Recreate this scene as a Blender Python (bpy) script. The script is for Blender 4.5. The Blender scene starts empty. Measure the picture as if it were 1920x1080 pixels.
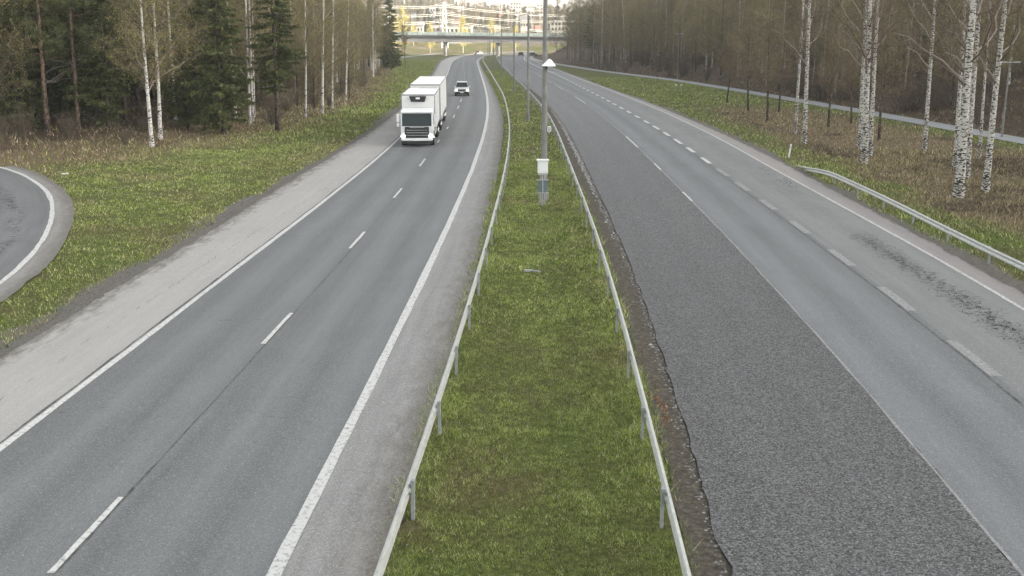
import bpy, bmesh, math, random
import numpy as np
from mathutils import Vector, Matrix
R = math.radians
rng = np.random.default_rng(7); random.seed(7)
S = bpy.context.scene; COL = S.collection

# ------------------------------------------------------------------ camera, sky, sun, exposure
F = 1990.0; P = math.atan(495 / F); CP, SP = math.cos(P), math.sin(P)
cam = bpy.data.objects.new('camera', bpy.data.cameras.new('camera')); COL.objects.link(cam)
cam.data.sensor_width = 36; cam.data.lens = 36 * F / 1920
cam.data.clip_start = .1; cam.data.clip_end = 9000
cam.rotation_euler = (math.pi / 2 - P, 0, 0); S.camera = cam
SUN_EL, SUN_DIR = 11.0, (0.975, -0.22)            # the sun stands low; an added ridge on the right shades the road
W = bpy.data.worlds.new('World'); S.world = W; W.use_nodes = True
wn, wl = W.node_tree.nodes, W.node_tree.links
sky = wn.new('ShaderNodeTexSky'); sky.sky_type = 'NISHITA'; sky.sun_disc = False
sky.sun_elevation = R(SUN_EL); sky.sun_rotation = math.atan2(SUN_DIR[0], SUN_DIR[1])
sky.dust_density = 2.5; sky.ozone_density = .6
hs = wn.new('ShaderNodeHueSaturation'); hs.inputs['Saturation'].default_value = .22
tn = wn.new('ShaderNodeMix'); tn.data_type = 'RGBA'; tn.blend_type = 'MULTIPLY'; tn.inputs[0].default_value = 1; tn.inputs[7].default_value = (1.0, 1.0, .985, 1)
wl.new(sky.outputs[0], hs.inputs['Color']); wl.new(hs.outputs[0], tn.inputs[6]); wl.new(tn.outputs[2], wn['Background'].inputs[0])
wn['Background'].inputs[1].default_value = .15
sl = bpy.data.lights.new('sun', 'SUN'); sl.energy = 5.0; sl.angle = R(.5); sl.color = (1, .83, .6)
sun = bpy.data.objects.new('sun', sl); COL.objects.link(sun)
d = Vector((SUN_DIR[0] * math.cos(R(SUN_EL)), SUN_DIR[1] * math.cos(R(SUN_EL)), math.sin(R(SUN_EL))))
sun.rotation_euler = d.to_track_quat('Z', 'Y').to_euler(); sun.location = (0, 0, 60)
S.view_settings.view_transform = 'Standard'; S.view_settings.look = 'None'
S.view_settings.exposure = 2.08; S.view_settings.gamma = 1
S.cycles.max_bounces = 5; S.cycles.diffuse_bounces = 3; S.cycles.transparent_max_bounces = 4

# ------------------------------------------------------------------ lie of the land (camera at the origin, looking along +Y)
def softp(t, s): return s * np.logaddexp(0, np.asarray(t, float) / s)
def hroad(Y): return 8.6 + .0105 * (softp(Y - 95, 25) - softp(Y - 440, 20))
def smooth(a, b, x):
    t = np.clip((np.asarray(x, float) - a) / (b - a), 0, 1); return t * t * (3 - 2 * t)
def unp(x, y, dz=0.0):
    """where the ray of a measured image point meets the road plane raised by dz"""
    a = P + math.atan((y - 540) / F); Y = 50.0
    for _ in range(120): Y = .5 * Y + .5 * float(hroad(Y) - dz) / math.tan(a)
    return ((x - 960) / F * (Y * CP + (hroad(Y) - dz) * SP), Y)
def at(px, py, Y):
    H = Y * math.tan(P + math.atan((py - 540) / F))
    return Vector(((px - 960) / F * (Y * CP + H * SP), Y, -H))

TR = dict(
A=[(0,672),(124,600),(290,505),(400,434),(480,378),(560,330),(615,302),(677,260),(743,213),(813,138),(820,125),(832,112),(852,103)],
B=[(0,842),(313,600),(480,475),(560,412),(652,344),(752,256),(839,138),(842.5,127),(852,112.5),(863,106)],
C=[(90,1080),(230,937),(547,590),(683,437),(755,355),(796,299),(822,267),(840,241),(850,220),(859,202),(865,189),(871,147),(871,138),(869,122),(873,110),(880,103)],
D=[(530,1080),(700,733),(767,600),(827,474),(868,374),(893,313),(913,247),(918,210),(915,180),(908,155),(897,123),(895,115),(903,107.5),(918,103),(960,99),(1020,97)],
E=[(690,1080),(748,930),(800,780),(850,640),(885,520),(905,430),(925,350),(937,280),(940,213),(930,183),(917,155),(900,122)],
H=[(1371,1080),(1340,964),(1291,804),(1269,715),(1229,609),(1188,494),(1164,441),(1134,387),(1105,328),(1069,251),(1028,193),(993,167),(963,143),(938,120),(934,112),(943,105),(963,100),(1013,97.5)],
I=[(1920,1080),(1609,720),(1530,633),(1457,550),(1400,487),(1373,458),(1327,410),(1297,378),(1238,320),(1197,278),(1150,237),(1100,197),(1063,173),(1037,157),(1007,141)],
J=[(1870,709),(1712,586),(1600,501),(1515,440),(1450,395),(1405,360),(1365,332),(1330,308),(1303,287),(1278,271),(1256,256),(1236,244),(1150,196),(1040,138),(1020,131),(983,110)],
K=[(1920,581),(1792,507),(1661,428),(1517,357),(1400,287),(1273,223),(1173,182),(1127,162),(1097,152),(1055,135),(997,108)],
L=[(1920,550),(1835,508),(1705,437),(1560,355),(1400,272),(1273,217),(1173,178)])
TW = {k: np.array([unp(*p) for p in v]) for k, v in TR.items()}
FW = np.array([unp(x, y, .75) for x, y in [(712,1050),(790,850),(835,715),(863,620),(885,545),(903,490),(925,400),(948,320),(957,240),(952,205),(945,177),(930,152),(918,132),(907,115)]])
GW = np.array([unp(x, y, .75) for x, y in [(1291,1071),(1233,831),(1200,707),(1176,609),(1143,500),(1105,393),(1075,322),(1051,257),(1028,210),(1015,195),(988,165),(963,142),(940,120),(931,110)]])

class Base:
    """a smooth curve on the ground; strips are laid at offsets from it (positive = right of travel)"""
    def __init__(s, pts, back=True, n=6, step=2.0):
        pts = np.array(pts, float)
        if back:
            d0 = (pts[3] - pts[0]) / np.linalg.norm(pts[3] - pts[0]); pts = np.vstack([pts[0] - d0 * 16, pts])
        L = np.r_[0, np.cumsum(np.linalg.norm(np.diff(pts, axis=0), axis=1))]
        t = np.arange(0, L[-1], step); q = np.c_[np.interp(t, L, pts[:, 0]), np.interp(t, L, pts[:, 1])]
        for _ in range(n):
            q[1:-1] = (q[:-2] + 2 * q[1:-1] + q[2:]) / 4
            q[2:-2] = (q[:-4] + 2 * q[2:-2] + q[4:]) / 4
        s.q = q; s.s = np.r_[0, np.cumsum(np.linalg.norm(np.diff(q, axis=0), axis=1))]
        tg = np.gradient(q, axis=0); tg /= np.linalg.norm(tg, axis=1)[:, None]; s.t = tg; s.n = np.c_[tg[:, 1], -tg[:, 0]]
        s.len = s.s[-1]
    def pos(s, a, w=0.0):
        a = np.asarray(a, float)
        p = np.c_[np.interp(a, s.s, s.q[:, 0]), np.interp(a, s.s, s.q[:, 1])]
        n = np.c_[np.interp(a, s.s, s.n[:, 0]), np.interp(a, s.s, s.n[:, 1])]
        return p + n * np.reshape(w, (-1, 1))
    def tan(s, a): return (float(np.interp(a, s.s, s.t[:, 0])), float(np.interp(a, s.s, s.t[:, 1])))
    def off(s, pts, cut=1e9):
        out = []
        for p in pts:
            i = int(np.argmin(np.linalg.norm(s.q - p, axis=1)))
            if s.s[i] < cut: out.append((s.s[i] + float(np.dot(p - s.q[i], s.t[i])), float(np.dot(p - s.q[i], s.n[i]))))
        out.sort(); a = np.array(out)
        g = np.arange(0, s.len, 4.0); w = np.interp(g, a[:, 0], a[:, 1])
        k = np.ones(7) / 7; w = np.convolve(np.r_[[w[0]] * 3, w, [w[-1]] * 3], k, 'valid')
        return lambda x: np.interp(x, g, w)
def far(p, q):  # carry a curve on to the right beyond the last measured point
    return np.vstack([p, q])
LB = Base(far(TW['D'], [(45, 503), (110, 506), (220, 480)]), n=14)
RB = Base(far(TW['H'][:-1], [(14, 484), (50, 492), (110, 494), (220, 468)]), n=14)
wA, wB, wC, wE = (LB.off(TW[k], 400) for k in 'ABCE')
wI, wJ, wK, wL = (RB.off(TW[k], 400) for k in 'IJKL')
fb = Base(far(FW, [(-9.4, 345), (-9.9, 395)]), n=8); gb = Base(far(GW, [(-5.4, 370), (-4.8, 405)]), n=8)
PATHW = np.array([unp(*p) for p in [(1920,265),(1849,251.5),(1733,232),(1651,214.5),(1560,200),(1407,173.5),(1270,151),(1123,133),(1040,122)]])
PATHW = np.vstack([[42, 50], [40.5, 66], PATHW[:-1], [8.5, 330], [6, 390]])
PB = Base(PATHW, back=False, n=10)
def Xpath(Y): return np.interp(Y, PATHW[:, 1], PATHW[:, 0])
def Xbase(b, w, Y):
    g = np.arange(0, min(430, b.len), 3.0); q = b.pos(g, w(g) if callable(w) else w * np.ones(len(g))); return np.interp(Y, q[:, 1], q[:, 0])
YY = np.arange(-20, 460, 2.0)
_t = {k: Xbase(b, w, YY) for k, b, w in (('A', LB, wA), ('E', LB, wE), ('H', RB, 0.0), ('L', RB, wL), ('F', fb, 0.0), ('G', gb, 0.0))}
def XX(k, Y): return np.interp(Y, YY, _t[k])
LFOR = np.array([(-20,-45),(30,-44),(60,-33),(75,-27.5),(85,-22),(100,-19.5),(125,-18.5),(160,-20),(200,-23),(260,-30),(330,-38),(420,-60)], float)
def Xfor(Y): return np.interp(Y, LFOR[:, 0], LFOR[:, 1])
_ph = rng.uniform(0, 6.28, (14, 2)); _dr = rng.normal(0, 1, (14, 2)); _dr /= np.linalg.norm(_dr, axis=1)[:, None]
def wav(x, y, L0, o=0):
    r = 0
    for i in range(5):
        k = (o * 3 + i) % 14; r = r + np.sin((_dr[k, 0] * x + _dr[k, 1] * y) * 6.28 / (L0 * (1, .63, .41, 1.4, .27)[i]) + _ph[k, 0])
    return r / 3
_vg = rng.normal(0, 1, (3, 256, 256))
def vn(x, y, L, o=0):
    u, v = np.asarray(x) / L + 97.3, np.asarray(y) / L + 31.7; i, j = np.floor(u).astype(int), np.floor(v).astype(int); a, b = u - i, v - j
    a, b = a * a * (3 - 2 * a), b * b * (3 - 2 * b); g = _vg[o]; i0, i1, j0, j1 = i % 256, (i + 1) % 256, j % 256, (j + 1) % 256
    return (g[i0, j0] * (1 - a) + g[i1, j0] * a) * (1 - b) + (g[i0, j1] * (1 - a) + g[i1, j1] * a) * b
def Tz(x, y):
    x = np.asarray(x, float); y = np.asarray(y, float)
    z = -hroad(np.minimum(y, 640))
    r = np.maximum(0, x - Xpath(y) - 3.0)
    fade = 1 - .8 * smooth(330, 470, y)
    z = z + 19 * (1 - np.exp(-r / 72)) * fade + wav(x, y, 17) * .35 * smooth(0, 8, r)
    z = z + 46 * smooth(50, 190, r) * (1 - smooth(330, 430, y + .15 * x))  # extra ridge far right, added to keep the low sun off the road
    l = np.maximum(0, Xfor(y) - x)
    z = z + np.where(y < 430, (1.6 * (1 - np.exp(-l / 25)) + wav(x, y, 13, 1) * .25 * smooth(1, 9, l)), 0)
    # land beyond the curve of the motorway: bank, then the far hill with the town
    f = np.maximum(0, y - 512 + .10 * np.maximum(0, x - 60)) + np.maximum(0, -x - 34) * smooth(430, 520, y)
    z = z + 5.2 * (1 - np.exp(-f / 40)) + (8 + 15 * smooth(10, -90, x)) * smooth(90, 620, f) - 34 * smooth(900, 1800, y) + wav(x, y, 160, 2) * 1.2 * smooth(60, 200, f)
    # the two embankments that carry the side road to the overpass
    for x0, x1 in ((-400, -53), (27, 400)):
        dx = np.maximum(0, np.maximum(x0 - x, x - x1)); dy = np.maximum(0, np.abs(y - 418) - 6.5)
        z = np.maximum(z, -4.95 - .55 * np.hypot(dx, dy))
    return z
def ground_hit(px, py):
    u = Vector(((px - 960) / F, 1, 0)); a = P + math.atan((py - 540) / F); Y = 20.0
    while Y < 1400:
        q = at(px, py, Y)
        if q.z <= float(Tz(q.x, q.y)): return q
        Y += .5 if Y < 300 else 2
    return q
def gp(x, y, dz=0.0): return Vector((float(x), float(y), float(Tz(x, y)) + dz))

# ------------------------------------------------------------------ helpers
def mesh_np(name, V, Fc, uv=None, col=None, smoothf=False):
    """V (n,3); Fc list of (m,k) arrays"""
    me = bpy.data.meshes.new(name); Fc = [np.asarray(f, np.int32) for f in Fc if len(f)]
    V = np.asarray(V, np.float32); me.vertices.add(len(V)); me.vertices.foreach_set('co', V.ravel())
    lv = np.concatenate([f.ravel() for f in Fc]); tot = np.concatenate([np.full(len(f), f.shape[1], np.int32) for f in Fc])
    me.loops.add(len(lv)); me.loops.foreach_set('vertex_index', lv)
    me.polygons.add(len(tot)); me.polygons.foreach_set('loop_start', np.r_[0, np.cumsum(tot)[:-1]].astype(np.int32))
    me.polygons.foreach_set('loop_total', tot)
    if smoothf: me.polygons.foreach_set('use_smooth', np.ones(len(tot), bool))
    if uv is not None:
        l = me.uv_layers.new(name='UVMap'); l.data.foreach_set('uv', np.asarray(uv, np.float32)[lv].ravel())
    if col is not None:
        c = me.color_attributes.new('Col', 'FLOAT_COLOR', 'POINT'); c.data.foreach_set('color', np.asarray(col, np.float32).ravel())
    me.update(calc_edges=True); return me
def link(name, me, mats, parent=None):
    o = bpy.data.objects.new(name, me)
    for m in (mats if isinstance(mats, (list, tuple)) else [mats]):
        if len(me.materials) < (len(mats) if isinstance(mats, (list, tuple)) else 1): me.materials.append(m)
    COL.objects.link(o); o.parent = parent; return o
def tag(o, label, cat, group=None):
    o['label'] = label; o['category'] = cat
    if group: o['group'] = group
    return o
def thing(name, label, cat, loc=(0, 0, 0), rz=0.0, group=None):
    o = bpy.data.objects.new(name, None); COL.objects.link(o); o.empty_display_size = .3
    o.location = loc; o.rotation_euler = (0, 0, rz); return tag(o, label, cat, group)
class MB:
    """collects simple solids into one bmesh"""
    def __init__(s): s.b = bmesh.new()
    def _x(s, r, M, mi):
        bmesh.ops.transform(s.b, matrix=M, verts=r['verts'])
        for f in {f for v in r['verts'] for f in v.link_faces}: f.material_index = mi
    def box(s, c, d, rot=(0, 0, 0), mi=0, bev=0.0):
        r = bmesh.ops.create_cube(s.b, size=1)
        M = Matrix.Translation(c) @ Matrix.Rotation(rot[2], 4, 'Z') @ Matrix.Rotation(rot[1], 4, 'Y') @ Matrix.Rotation(rot[0], 4, 'X') @ Matrix.Diagonal((*d, 1))
        s._x(r, M, mi)
        if bev:
            e = list({e for v in r['verts'] for e in v.link_edges})
            bmesh.ops.bevel(s.b, geom=e, offset=bev, segments=2, affect='EDGES')
        return s
    def cyl(s, a, b, r1, r2=None, n=12, mi=0, cap=True):
        a, b = Vector(a), Vector(b); dd = b - a
        r = bmesh.ops.create_cone(s.b, cap_ends=cap, segments=n, radius1=r1, radius2=r1 if r2 is None else r2, depth=dd.length)
        s._x(r, Matrix.Translation((a + b) / 2) @ dd.to_track_quat('Z', 'Y').to_matrix().to_4x4(), mi); return s
    def prism(s, prof, x0, x1, mi=0, axis='X', bev=0.0):
        """prof: (y,z) points, extruded along x"""
        def mk(p, x): return (x, p[0], p[1]) if axis == 'X' else (p[0], x, p[1])
        A = [s.b.verts.new(mk(p, x0)) for p in prof]; B = [s.b.verts.new(mk(p, x1)) for p in prof]
        n = len(prof); fs = [s.b.faces.new(A[::-1]), s.b.faces.new(B)]
        for i in range(n): fs.append(s.b.faces.new((A[i], A[(i + 1) % n], B[(i + 1) % n], B[i])))
        for f in fs: f.material_index = mi
        if bev:
            bmesh.ops.bevel(s.b, geom=list({e for f in fs for e in f.edges}), offset=bev, segments=2, affect='EDGES')
        return s
    def build(s, name, mats, parent=None, sm=False):
        bmesh.ops.recalc_face_normals(s.b, faces=s.b.faces)
        me = bpy.data.meshes.new(name); s.b.to_mesh(me); s.b.free()
        if sm:
            for p in me.polygons: p.use_smooth = True
            me.set_sharp_from_angle(angle=R(38))
        return link(name, me, mats, parent)

# ------------------------------------------------------------------ materials
class N:
    def __init__(s, name, rough=.9, spec=.3, metal=0.0):
        s.m = bpy.data.materials.new(name); s.m.use_nodes = True; s.t = s.m.node_tree
        s.p = s.t.nodes['Principled BSDF']; s.p.inputs['Roughness'].default_value = rough
        s.p.inputs['Specular IOR Level'].default_value = spec; s.p.inputs['Metallic'].default_value = metal
    def nd(s, ty, **k):
        n = s.t.nodes.new('ShaderNode' + ty)
        for a, v in k.items(): setattr(n, a, v)
        return n
    def ln(s, a, b): s.t.links.new(a, b)
    def coord(s, kind='Object', scale=(1, 1, 1)):
        c = s.nd('TexCoord'); m = s.nd('Mapping'); m.inputs['Scale'].default_value = scale; s.ln(c.outputs[kind], m.inputs[0]); return m.outputs[0]
    def noise(s, v, sc, det=3, rough=.6, dist=0.0):
        n = s.nd('TexNoise'); n.inputs['Scale'].default_value = sc; n.inputs['Detail'].default_value = det
        n.inputs['Roughness'].default_value = rough; n.inputs['Distortion'].default_value = dist; s.ln(v, n.inputs['Vector']); return n.outputs['Fac']
    def ramp(s, f, st):
        r = s.nd('ValToRGB'); e = r.color_ramp.elements
        while len(e) < len(st): e.new(.5)
        for i, (p, c) in enumerate(st):
            e[i].position = p; e[i].color = (*c, 1) if isinstance(c, (tuple, list)) else (c, c, c, 1)
        s.ln(f, r.inputs[0]); return r.outputs[0]
    def math(s, op, a, b=None):
        n = s.nd('Math', operation=op)
        for i, v in enumerate((a, b)):
            if v is None: continue
            if isinstance(v, (int, float)): n.inputs[i].default_value = v
            else: s.ln(v, n.inputs[i])
        return n.outputs[0]
    def mix(s, f, a, b, op='MIX'):
        n = s.nd('Mix', data_type='RGBA', blend_type=op)
        for k, v in ((0, f), (6, a), (7, b)):
            if isinstance(v, (int, float)): n.inputs[k].default_value = v if k == 0 else (v, v, v, 1)
            elif isinstance(v, (tuple, list)): n.inputs[k].default_value = (*v, 1)
            else: s.ln(v, n.inputs[k])
        return n.outputs[2]
    def col(s, c):
        if isinstance(c, (tuple, list)): s.p.inputs['Base Color'].default_value = (*c, 1)
        else: s.ln(c, s.p.inputs['Base Color'])
        return s
    def bump(s, f, st, dist=.02):
        b = s.nd('Bump'); b.inputs['Strength'].default_value = st; b.inputs['Distance'].default_value = dist
        s.ln(f, b.inputs['Height']); s.ln(b.outputs[0], s.p.inputs['Normal']); return s
def plain(name, c, rough=.6, spec=.4, metal=0.0, var=.12, sc=3.0):
    n = N(name, rough, spec, metal); v = n.coord()
    return n.col(n.ramp(n.noise(v, sc, 5), [(.3, tuple(x * (1 - var) for x in c)), (.7, tuple(min(1, x * (1 + var)) for x in c))])).m

def asphalt(name, base, speck=.25, ssc=22.0, track=.12, tw=1.75, phase=0.0, tint=(1, 1, 1), big=.10, bmp=.25, dirt=None):
    n = N(name, .82, .35); uv = n.coord('UV'); ob = n.coord('Object')
    sx = n.nd('SeparateXYZ'); n.ln(uv, sx.inputs[0])
    st = n.coord('UV', (1.1, .03, 1))
    wob = n.noise(st, 1.0, 3)
    tr = n.math('COSINE', n.math('MULTIPLY', n.math('ADD', n.math('ADD', sx.outputs[0], phase), n.math('MULTIPLY', wob, .5)), 6.283 / tw))
    f = n.math('MULTIPLY', tr, track)
    f = n.math('ADD', f, n.math('MULTIPLY', n.math('SUBTRACT', n.noise(n.coord('UV', (2.2, .12, 1)), 1.6, 4), .5), big * 4))
    f = n.math('ADD', f, n.math('MULTIPLY', n.math('SUBTRACT', n.noise(ob, .35, 4), .5), big * 2.4))
    sp = n.ramp(n.noise(ob, ssc, 1.5, .7), [(.32, 0.0), (.68, 1.0)]); f = n.math('ADD', f, n.math('MULTIPLY', n.math('SUBTRACT', sp, .5), speck * 2.2))
    f = n.math('MULTIPLY', n.math('ADD', f, 1.0), base)
    if speck > .5:
        v_ = n.nd('TexVoronoi'); v_.inputs['Scale'].default_value = 27; n.ln(ob, v_.inputs['Vector']); sc_ = n.nd('SeparateColor'); n.ln(v_.outputs['Color'], sc_.inputs[0]); m_ = n.nd('MapRange'); n.ln(sc_.outputs[0], m_.inputs[0]); m_.inputs[3].default_value = .4; m_.inputs[4].default_value = 1.7; f = n.math('MULTIPLY', f, m_.outputs[0]); w_ = n.nd('MapRange'); n.ln(sx.outputs[1], w_.inputs[0]); w_.inputs[1].default_value = 32; w_.inputs[2].default_value = 120; w_.inputs[3].default_value = 1.0; w_.inputs[4].default_value = 1.55; f = n.math('MULTIPLY', f, w_.outputs[0])   # grazing sheen put into the colour: the rough patch pales further on
    c = n.mix(1.0, tint, f, 'MULTIPLY')
    fl = n.noise(ob, ssc * 1.7, 0)                      # pale stone chips
    c = n.mix(n.ramp(fl, [(.68, 0.0), (.76, .6)]), c, tuple(x * base * 2.4 for x in tint))
    if dirt:      # grit and soil that has drifted on to the outer side of the strip
        a = n.nd('Attribute', attribute_name='Col'); fr = a.outputs['Fac']; fr = fr if dirt[0] > 0 else n.math('SUBTRACT', 1.0, fr)
        g = n.math('ADD', fr, n.math('MULTIPLY', n.math('SUBTRACT', n.noise(n.coord('UV', (2.0, .6, 1)), 1.5, 6, .75), .5), 1.0))
        d = n.ramp(n.noise(ob, 14, 5, .8), [(.28, (.05, .045, .038)), (.5, (.13, .12, .105)), (.75, (.26, .245, .22))])
        c = n.mix(n.ramp(g, [(dirt[1], 0.0), (dirt[2], .9)]), c, d)
    n.col(c); n.bump(n.noise(ob, ssc, 3, .7), bmp, .01); return n.m
M = {}
M['lane_l'] = asphalt('old_asphalt', .142, .15, 26, .11, 1.72, .4, (.965, 1, 1.02))
M['dust_l'] = asphalt('dusty_asphalt', .30, .05, 30, .02, 2.6, 0, (1.03, 1, .965), .07, dirt=(-1, .80, 1.05))
M['inner_l'] = asphalt('gritty_asphalt', .25, .14, 24, .06, 2.4, .5, (1.02, 1, .98), .14, dirt=(1, .42, .92))
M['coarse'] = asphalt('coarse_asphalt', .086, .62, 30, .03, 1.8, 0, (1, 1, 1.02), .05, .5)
M['lane_r'] = asphalt('worn_asphalt', .15, .13, 24, .11, 1.85, .2, (.96, 1, 1.035))
M['merge'] = asphalt('grey_asphalt', .175, .12, 26, .05, 2.0, .7, (.98, 1, 1.0))
M['dust_r'] = asphalt('pinkish_asphalt', .235, .09, 28, .03, 2.0, 0, (1.06, .99, .96), .1, dirt=(1, .85, 1.1))
M['ramp_l'] = asphalt('gravelly_asphalt', .20, .18, 24, .03, 2.4, .5, (1.04, 1, .95), .2, dirt=(-1, .25, .8))
M['ramp'] = asphalt('ramp_asphalt', .135, .10, 26, .07, 2.0, .3, (.98, 1, 1.02), .16)
n = N('dirt_left', .95, .15); ob = n.coord(); e2 = n.noise(ob, 9, 6, .8)
n.col(n.ramp(e2, [(.25, (.05, .046, .04)), (.5, (.125, .118, .105)), (.72, (.21, .20, .18)), (.85, (.3, .29, .27))])); n.bump(e2, .9, .05); M['dirt_l'] = n.m
M['path'] = asphalt('path_asphalt', .26, .08, 20, .03, 1.5, 0, (.97, 1, 1.03))
def paint_mat(name, c, lo, hi, base=(.17, .17, .17), sc=9.0):
    n = N(name, .7, .3); ob = n.coord()
    f = n.ramp(n.noise(ob, sc, 5, .75), [(lo, 0.0), (hi, 1.0)]); n.col(n.mix(f, base, c)); return n.m
M['paint'] = paint_mat('road_paint', (.54, .54, .525), .33, .50)
M['worn'] = paint_mat('worn_road_paint', (.31, .31, .305), .40, .62)
M['edge'] = paint_mat('edge_road_paint', (.50, .49, .47), .36, .52)
M['faint'] = paint_mat('faint_road_paint', (.32, .32, .32), .40, .62)
M['tar'] = paint_mat('tar_seam', (.045, .045, .047), .45, .6, (.12, .12, .12), 4)
M['crack'] = plain('crack_black', (.035, .035, .036), .95, .2)
# ground: weights painted as vertex attribute by the lie of the land (r green, g straw, b forest litter; rest = grit)
n = N('ground', .95, .15); a = n.nd('Attribute', attribute_name='Col'); sc = n.nd('SeparateColor'); n.ln(a.outputs[0], sc.inputs[0]); ob = n.coord()
e = n.noise(ob, 1.7, 5, .75); e2 = n.noise(ob, 9, 5, .8); e3 = n.noise(ob, .22, 4)
def wgt(o): return n.ramp(n.math('ADD', o, n.math('MULTIPLY', n.math('SUBTRACT', e, .5), 1.1)), [(.38, 0.0), (.62, 1.0)])
grit = n.ramp(e2, [(.25, (.07, .065, .058)), (.5, (.15, .14, .125)), (.75, (.27, .25, .225))])
grn = n.mix(n.ramp(e3, [(.38, 0.0), (.62, 1.0)]), n.ramp(e2, [(.28, (.022, .029, .010)), (.5, (.088, .118, .026)), (.75, (.23, .27, .075))]), n.ramp(e2, [(.28, (.034, .028, .015)), (.5, (.10, .092, .038)), (.75, (.22, .20, .09))]))
straw = n.ramp(e2, [(.25, (.055, .036, .022)), (.45, (.13, .095, .055)), (.6, (.21, .165, .10)), (.78, (.34, .285, .19))])
lit = n.ramp(e2, [(.25, (.022, .016, .011)), (.5, (.085, .062, .042)), (.75, (.20, .155, .11))])
c = n.mix(wgt(sc.outputs[0]), grit, grn); c = n.mix(wgt(sc.outputs[1]), c, straw); c = n.mix(wgt(sc.outputs[2]), c, lit)
n.col(c); n.bump(e2, .9, .12); M['ground'] = n.m
n = N('dirt_edge', .95, .15); ob = n.coord(); e2 = n.noise(ob, 7, 6, .8)
n.col(n.ramp(e2, [(.25, (.03, .026, .02)), (.5, (.085, .076, .062)), (.68, (.17, .155, .125)), (.82, (.28, .26, .22))])); n.bump(e2, .9, .06); M['dirt'] = n.m
n = N('leafage', .8, .25); a = n.nd('Attribute', attribute_name='Col'); n.col(a.outputs[0]); n.p.inputs['Subsurface Weight'].default_value = 0; M['blade'] = n.m
def bark(name, c1, c2, dark, lo, hi, sx=5.0, sz=16.0):
    n = N(name, .8, .25); v = n.coord('Object', (sx, sx, sz)); g = n.coord()
    z = n.nd('SeparateXYZ'); n.ln(g, z.inputs[0])
    mk = n.noise(v, 1.0, 3, .65, .4)
    lowb = n.math('MULTIPLY', n.math('MAXIMUM', n.math('SUBTRACT', 1.0, n.math('MULTIPLY', z.outputs[2], .32)), 0.0), .07)
    mk = n.math('SUBTRACT', mk, lowb)
    base = n.ramp(n.noise(g, 2.0, 4), [(.3, c1), (.7, c2)])
    n.col(n.mix(n.ramp(mk, [(lo, 1.0), (hi, 0.0)]), base, dark)); n.bump(mk, .4, .03); return n.m
M['bark_birch'] = bark('birch_bark', (.50, .48, .44), (.66, .64, .60), (.035, .03, .027), .405, .43)
M['bark_birch_rough'] = bark('rough_birch_bark', (.38, .37, .33), (.56, .54, .50), (.03, .027, .024), .445, .47, 5, 13)
M['bark_pale'] = bark('pale_bark', (.28, .25, .20), (.46, .42, .34), (.06, .05, .04), .36, .44)
M['bark_spruce'] = bark('spruce_bark', (.085, .07, .055), (.17, .14, .11), (.022, .018, .015), .42, .55, 10, 5)
M['bark_pine'] = bark('pine_bark', (.13, .10, .075), (.22, .145, .10), (.03, .024, .02), .42, .52, 8, 4)
M['metal'] = plain('galvanised_steel', (.42, .43, .43), .45, .5, .35, .12, 6)
M['rail'] = plain('weathered_rail_steel', (.44, .45, .43), .5, .5, .25, .16, 5)
M['post'] = plain('post_steel', (.30, .32, .33), .6, .4, .3, .2, 8)
M['pole'] = plain('grey_pole', (.20, .20, .19), .7, .35, .0, .25, 2.2)
M['dkpole'] = plain('dark_pole', (.10, .10, .10), .7, .35, 0, .2, 2)
M['white'] = plain('white_paint', (.74, .75, .76), .35, .5, 0, .05, 2)
M['whitebox'] = plain('white_body_panel', (.78, .78, .77), .4, .5, 0, .05, .7)
M['ltgrey'] = plain('light_grey_plastic', (.38, .40, .41), .6, .4)
M['black'] = plain('black_plastic', (.018, .018, .02), .5, .4)
M['dkgrey'] = plain('dark_grey_plastic', (.06, .062, .065), .6, .4)
M['rubber'] = plain('tyre_rubber', (.02, .02, .02), .9, .2)
n = N('dark_glass', .1, .35); n.col((.018, .028, .028)); M['glass'] = n.m
n = N('chrome', .22, .6, .9); n.col((.6, .6, .6)); M['chrome'] = n.m
def emis(name, c, st):
    n = N(name); n.col(c); n.p.inputs['Emission Color'].default_value = (*c, 1); n.p.inputs['Emission Strength'].default_value = st; return n.m
M['lamp_on'] = emis('lit_headlamp', (1, .98, .9), 1.1)
M['trim'] = plain('grey_edge_trim', (.22, .23, .24), .5)
M['sill'] = plain('lower_grey_plastic', (.12, .12, .125), .6)
n = N('concrete', .85, .3); ob = n.coord('Object', (.25, .25, 1)); n.col(n.ramp(n.noise(ob, 1.2, 6, .7), [(.3, (.27, .265, .27)), (.7, (.40, .39, .395))])); M['concrete'] = n.m
M['dkconc'] = plain('dark_concrete', (.10, .10, .105), .8, .3)
M['greenrail'] = plain('green_tinted_screen', (.34, .43, .41), .4, .5, 0, .2, .4)

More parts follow.
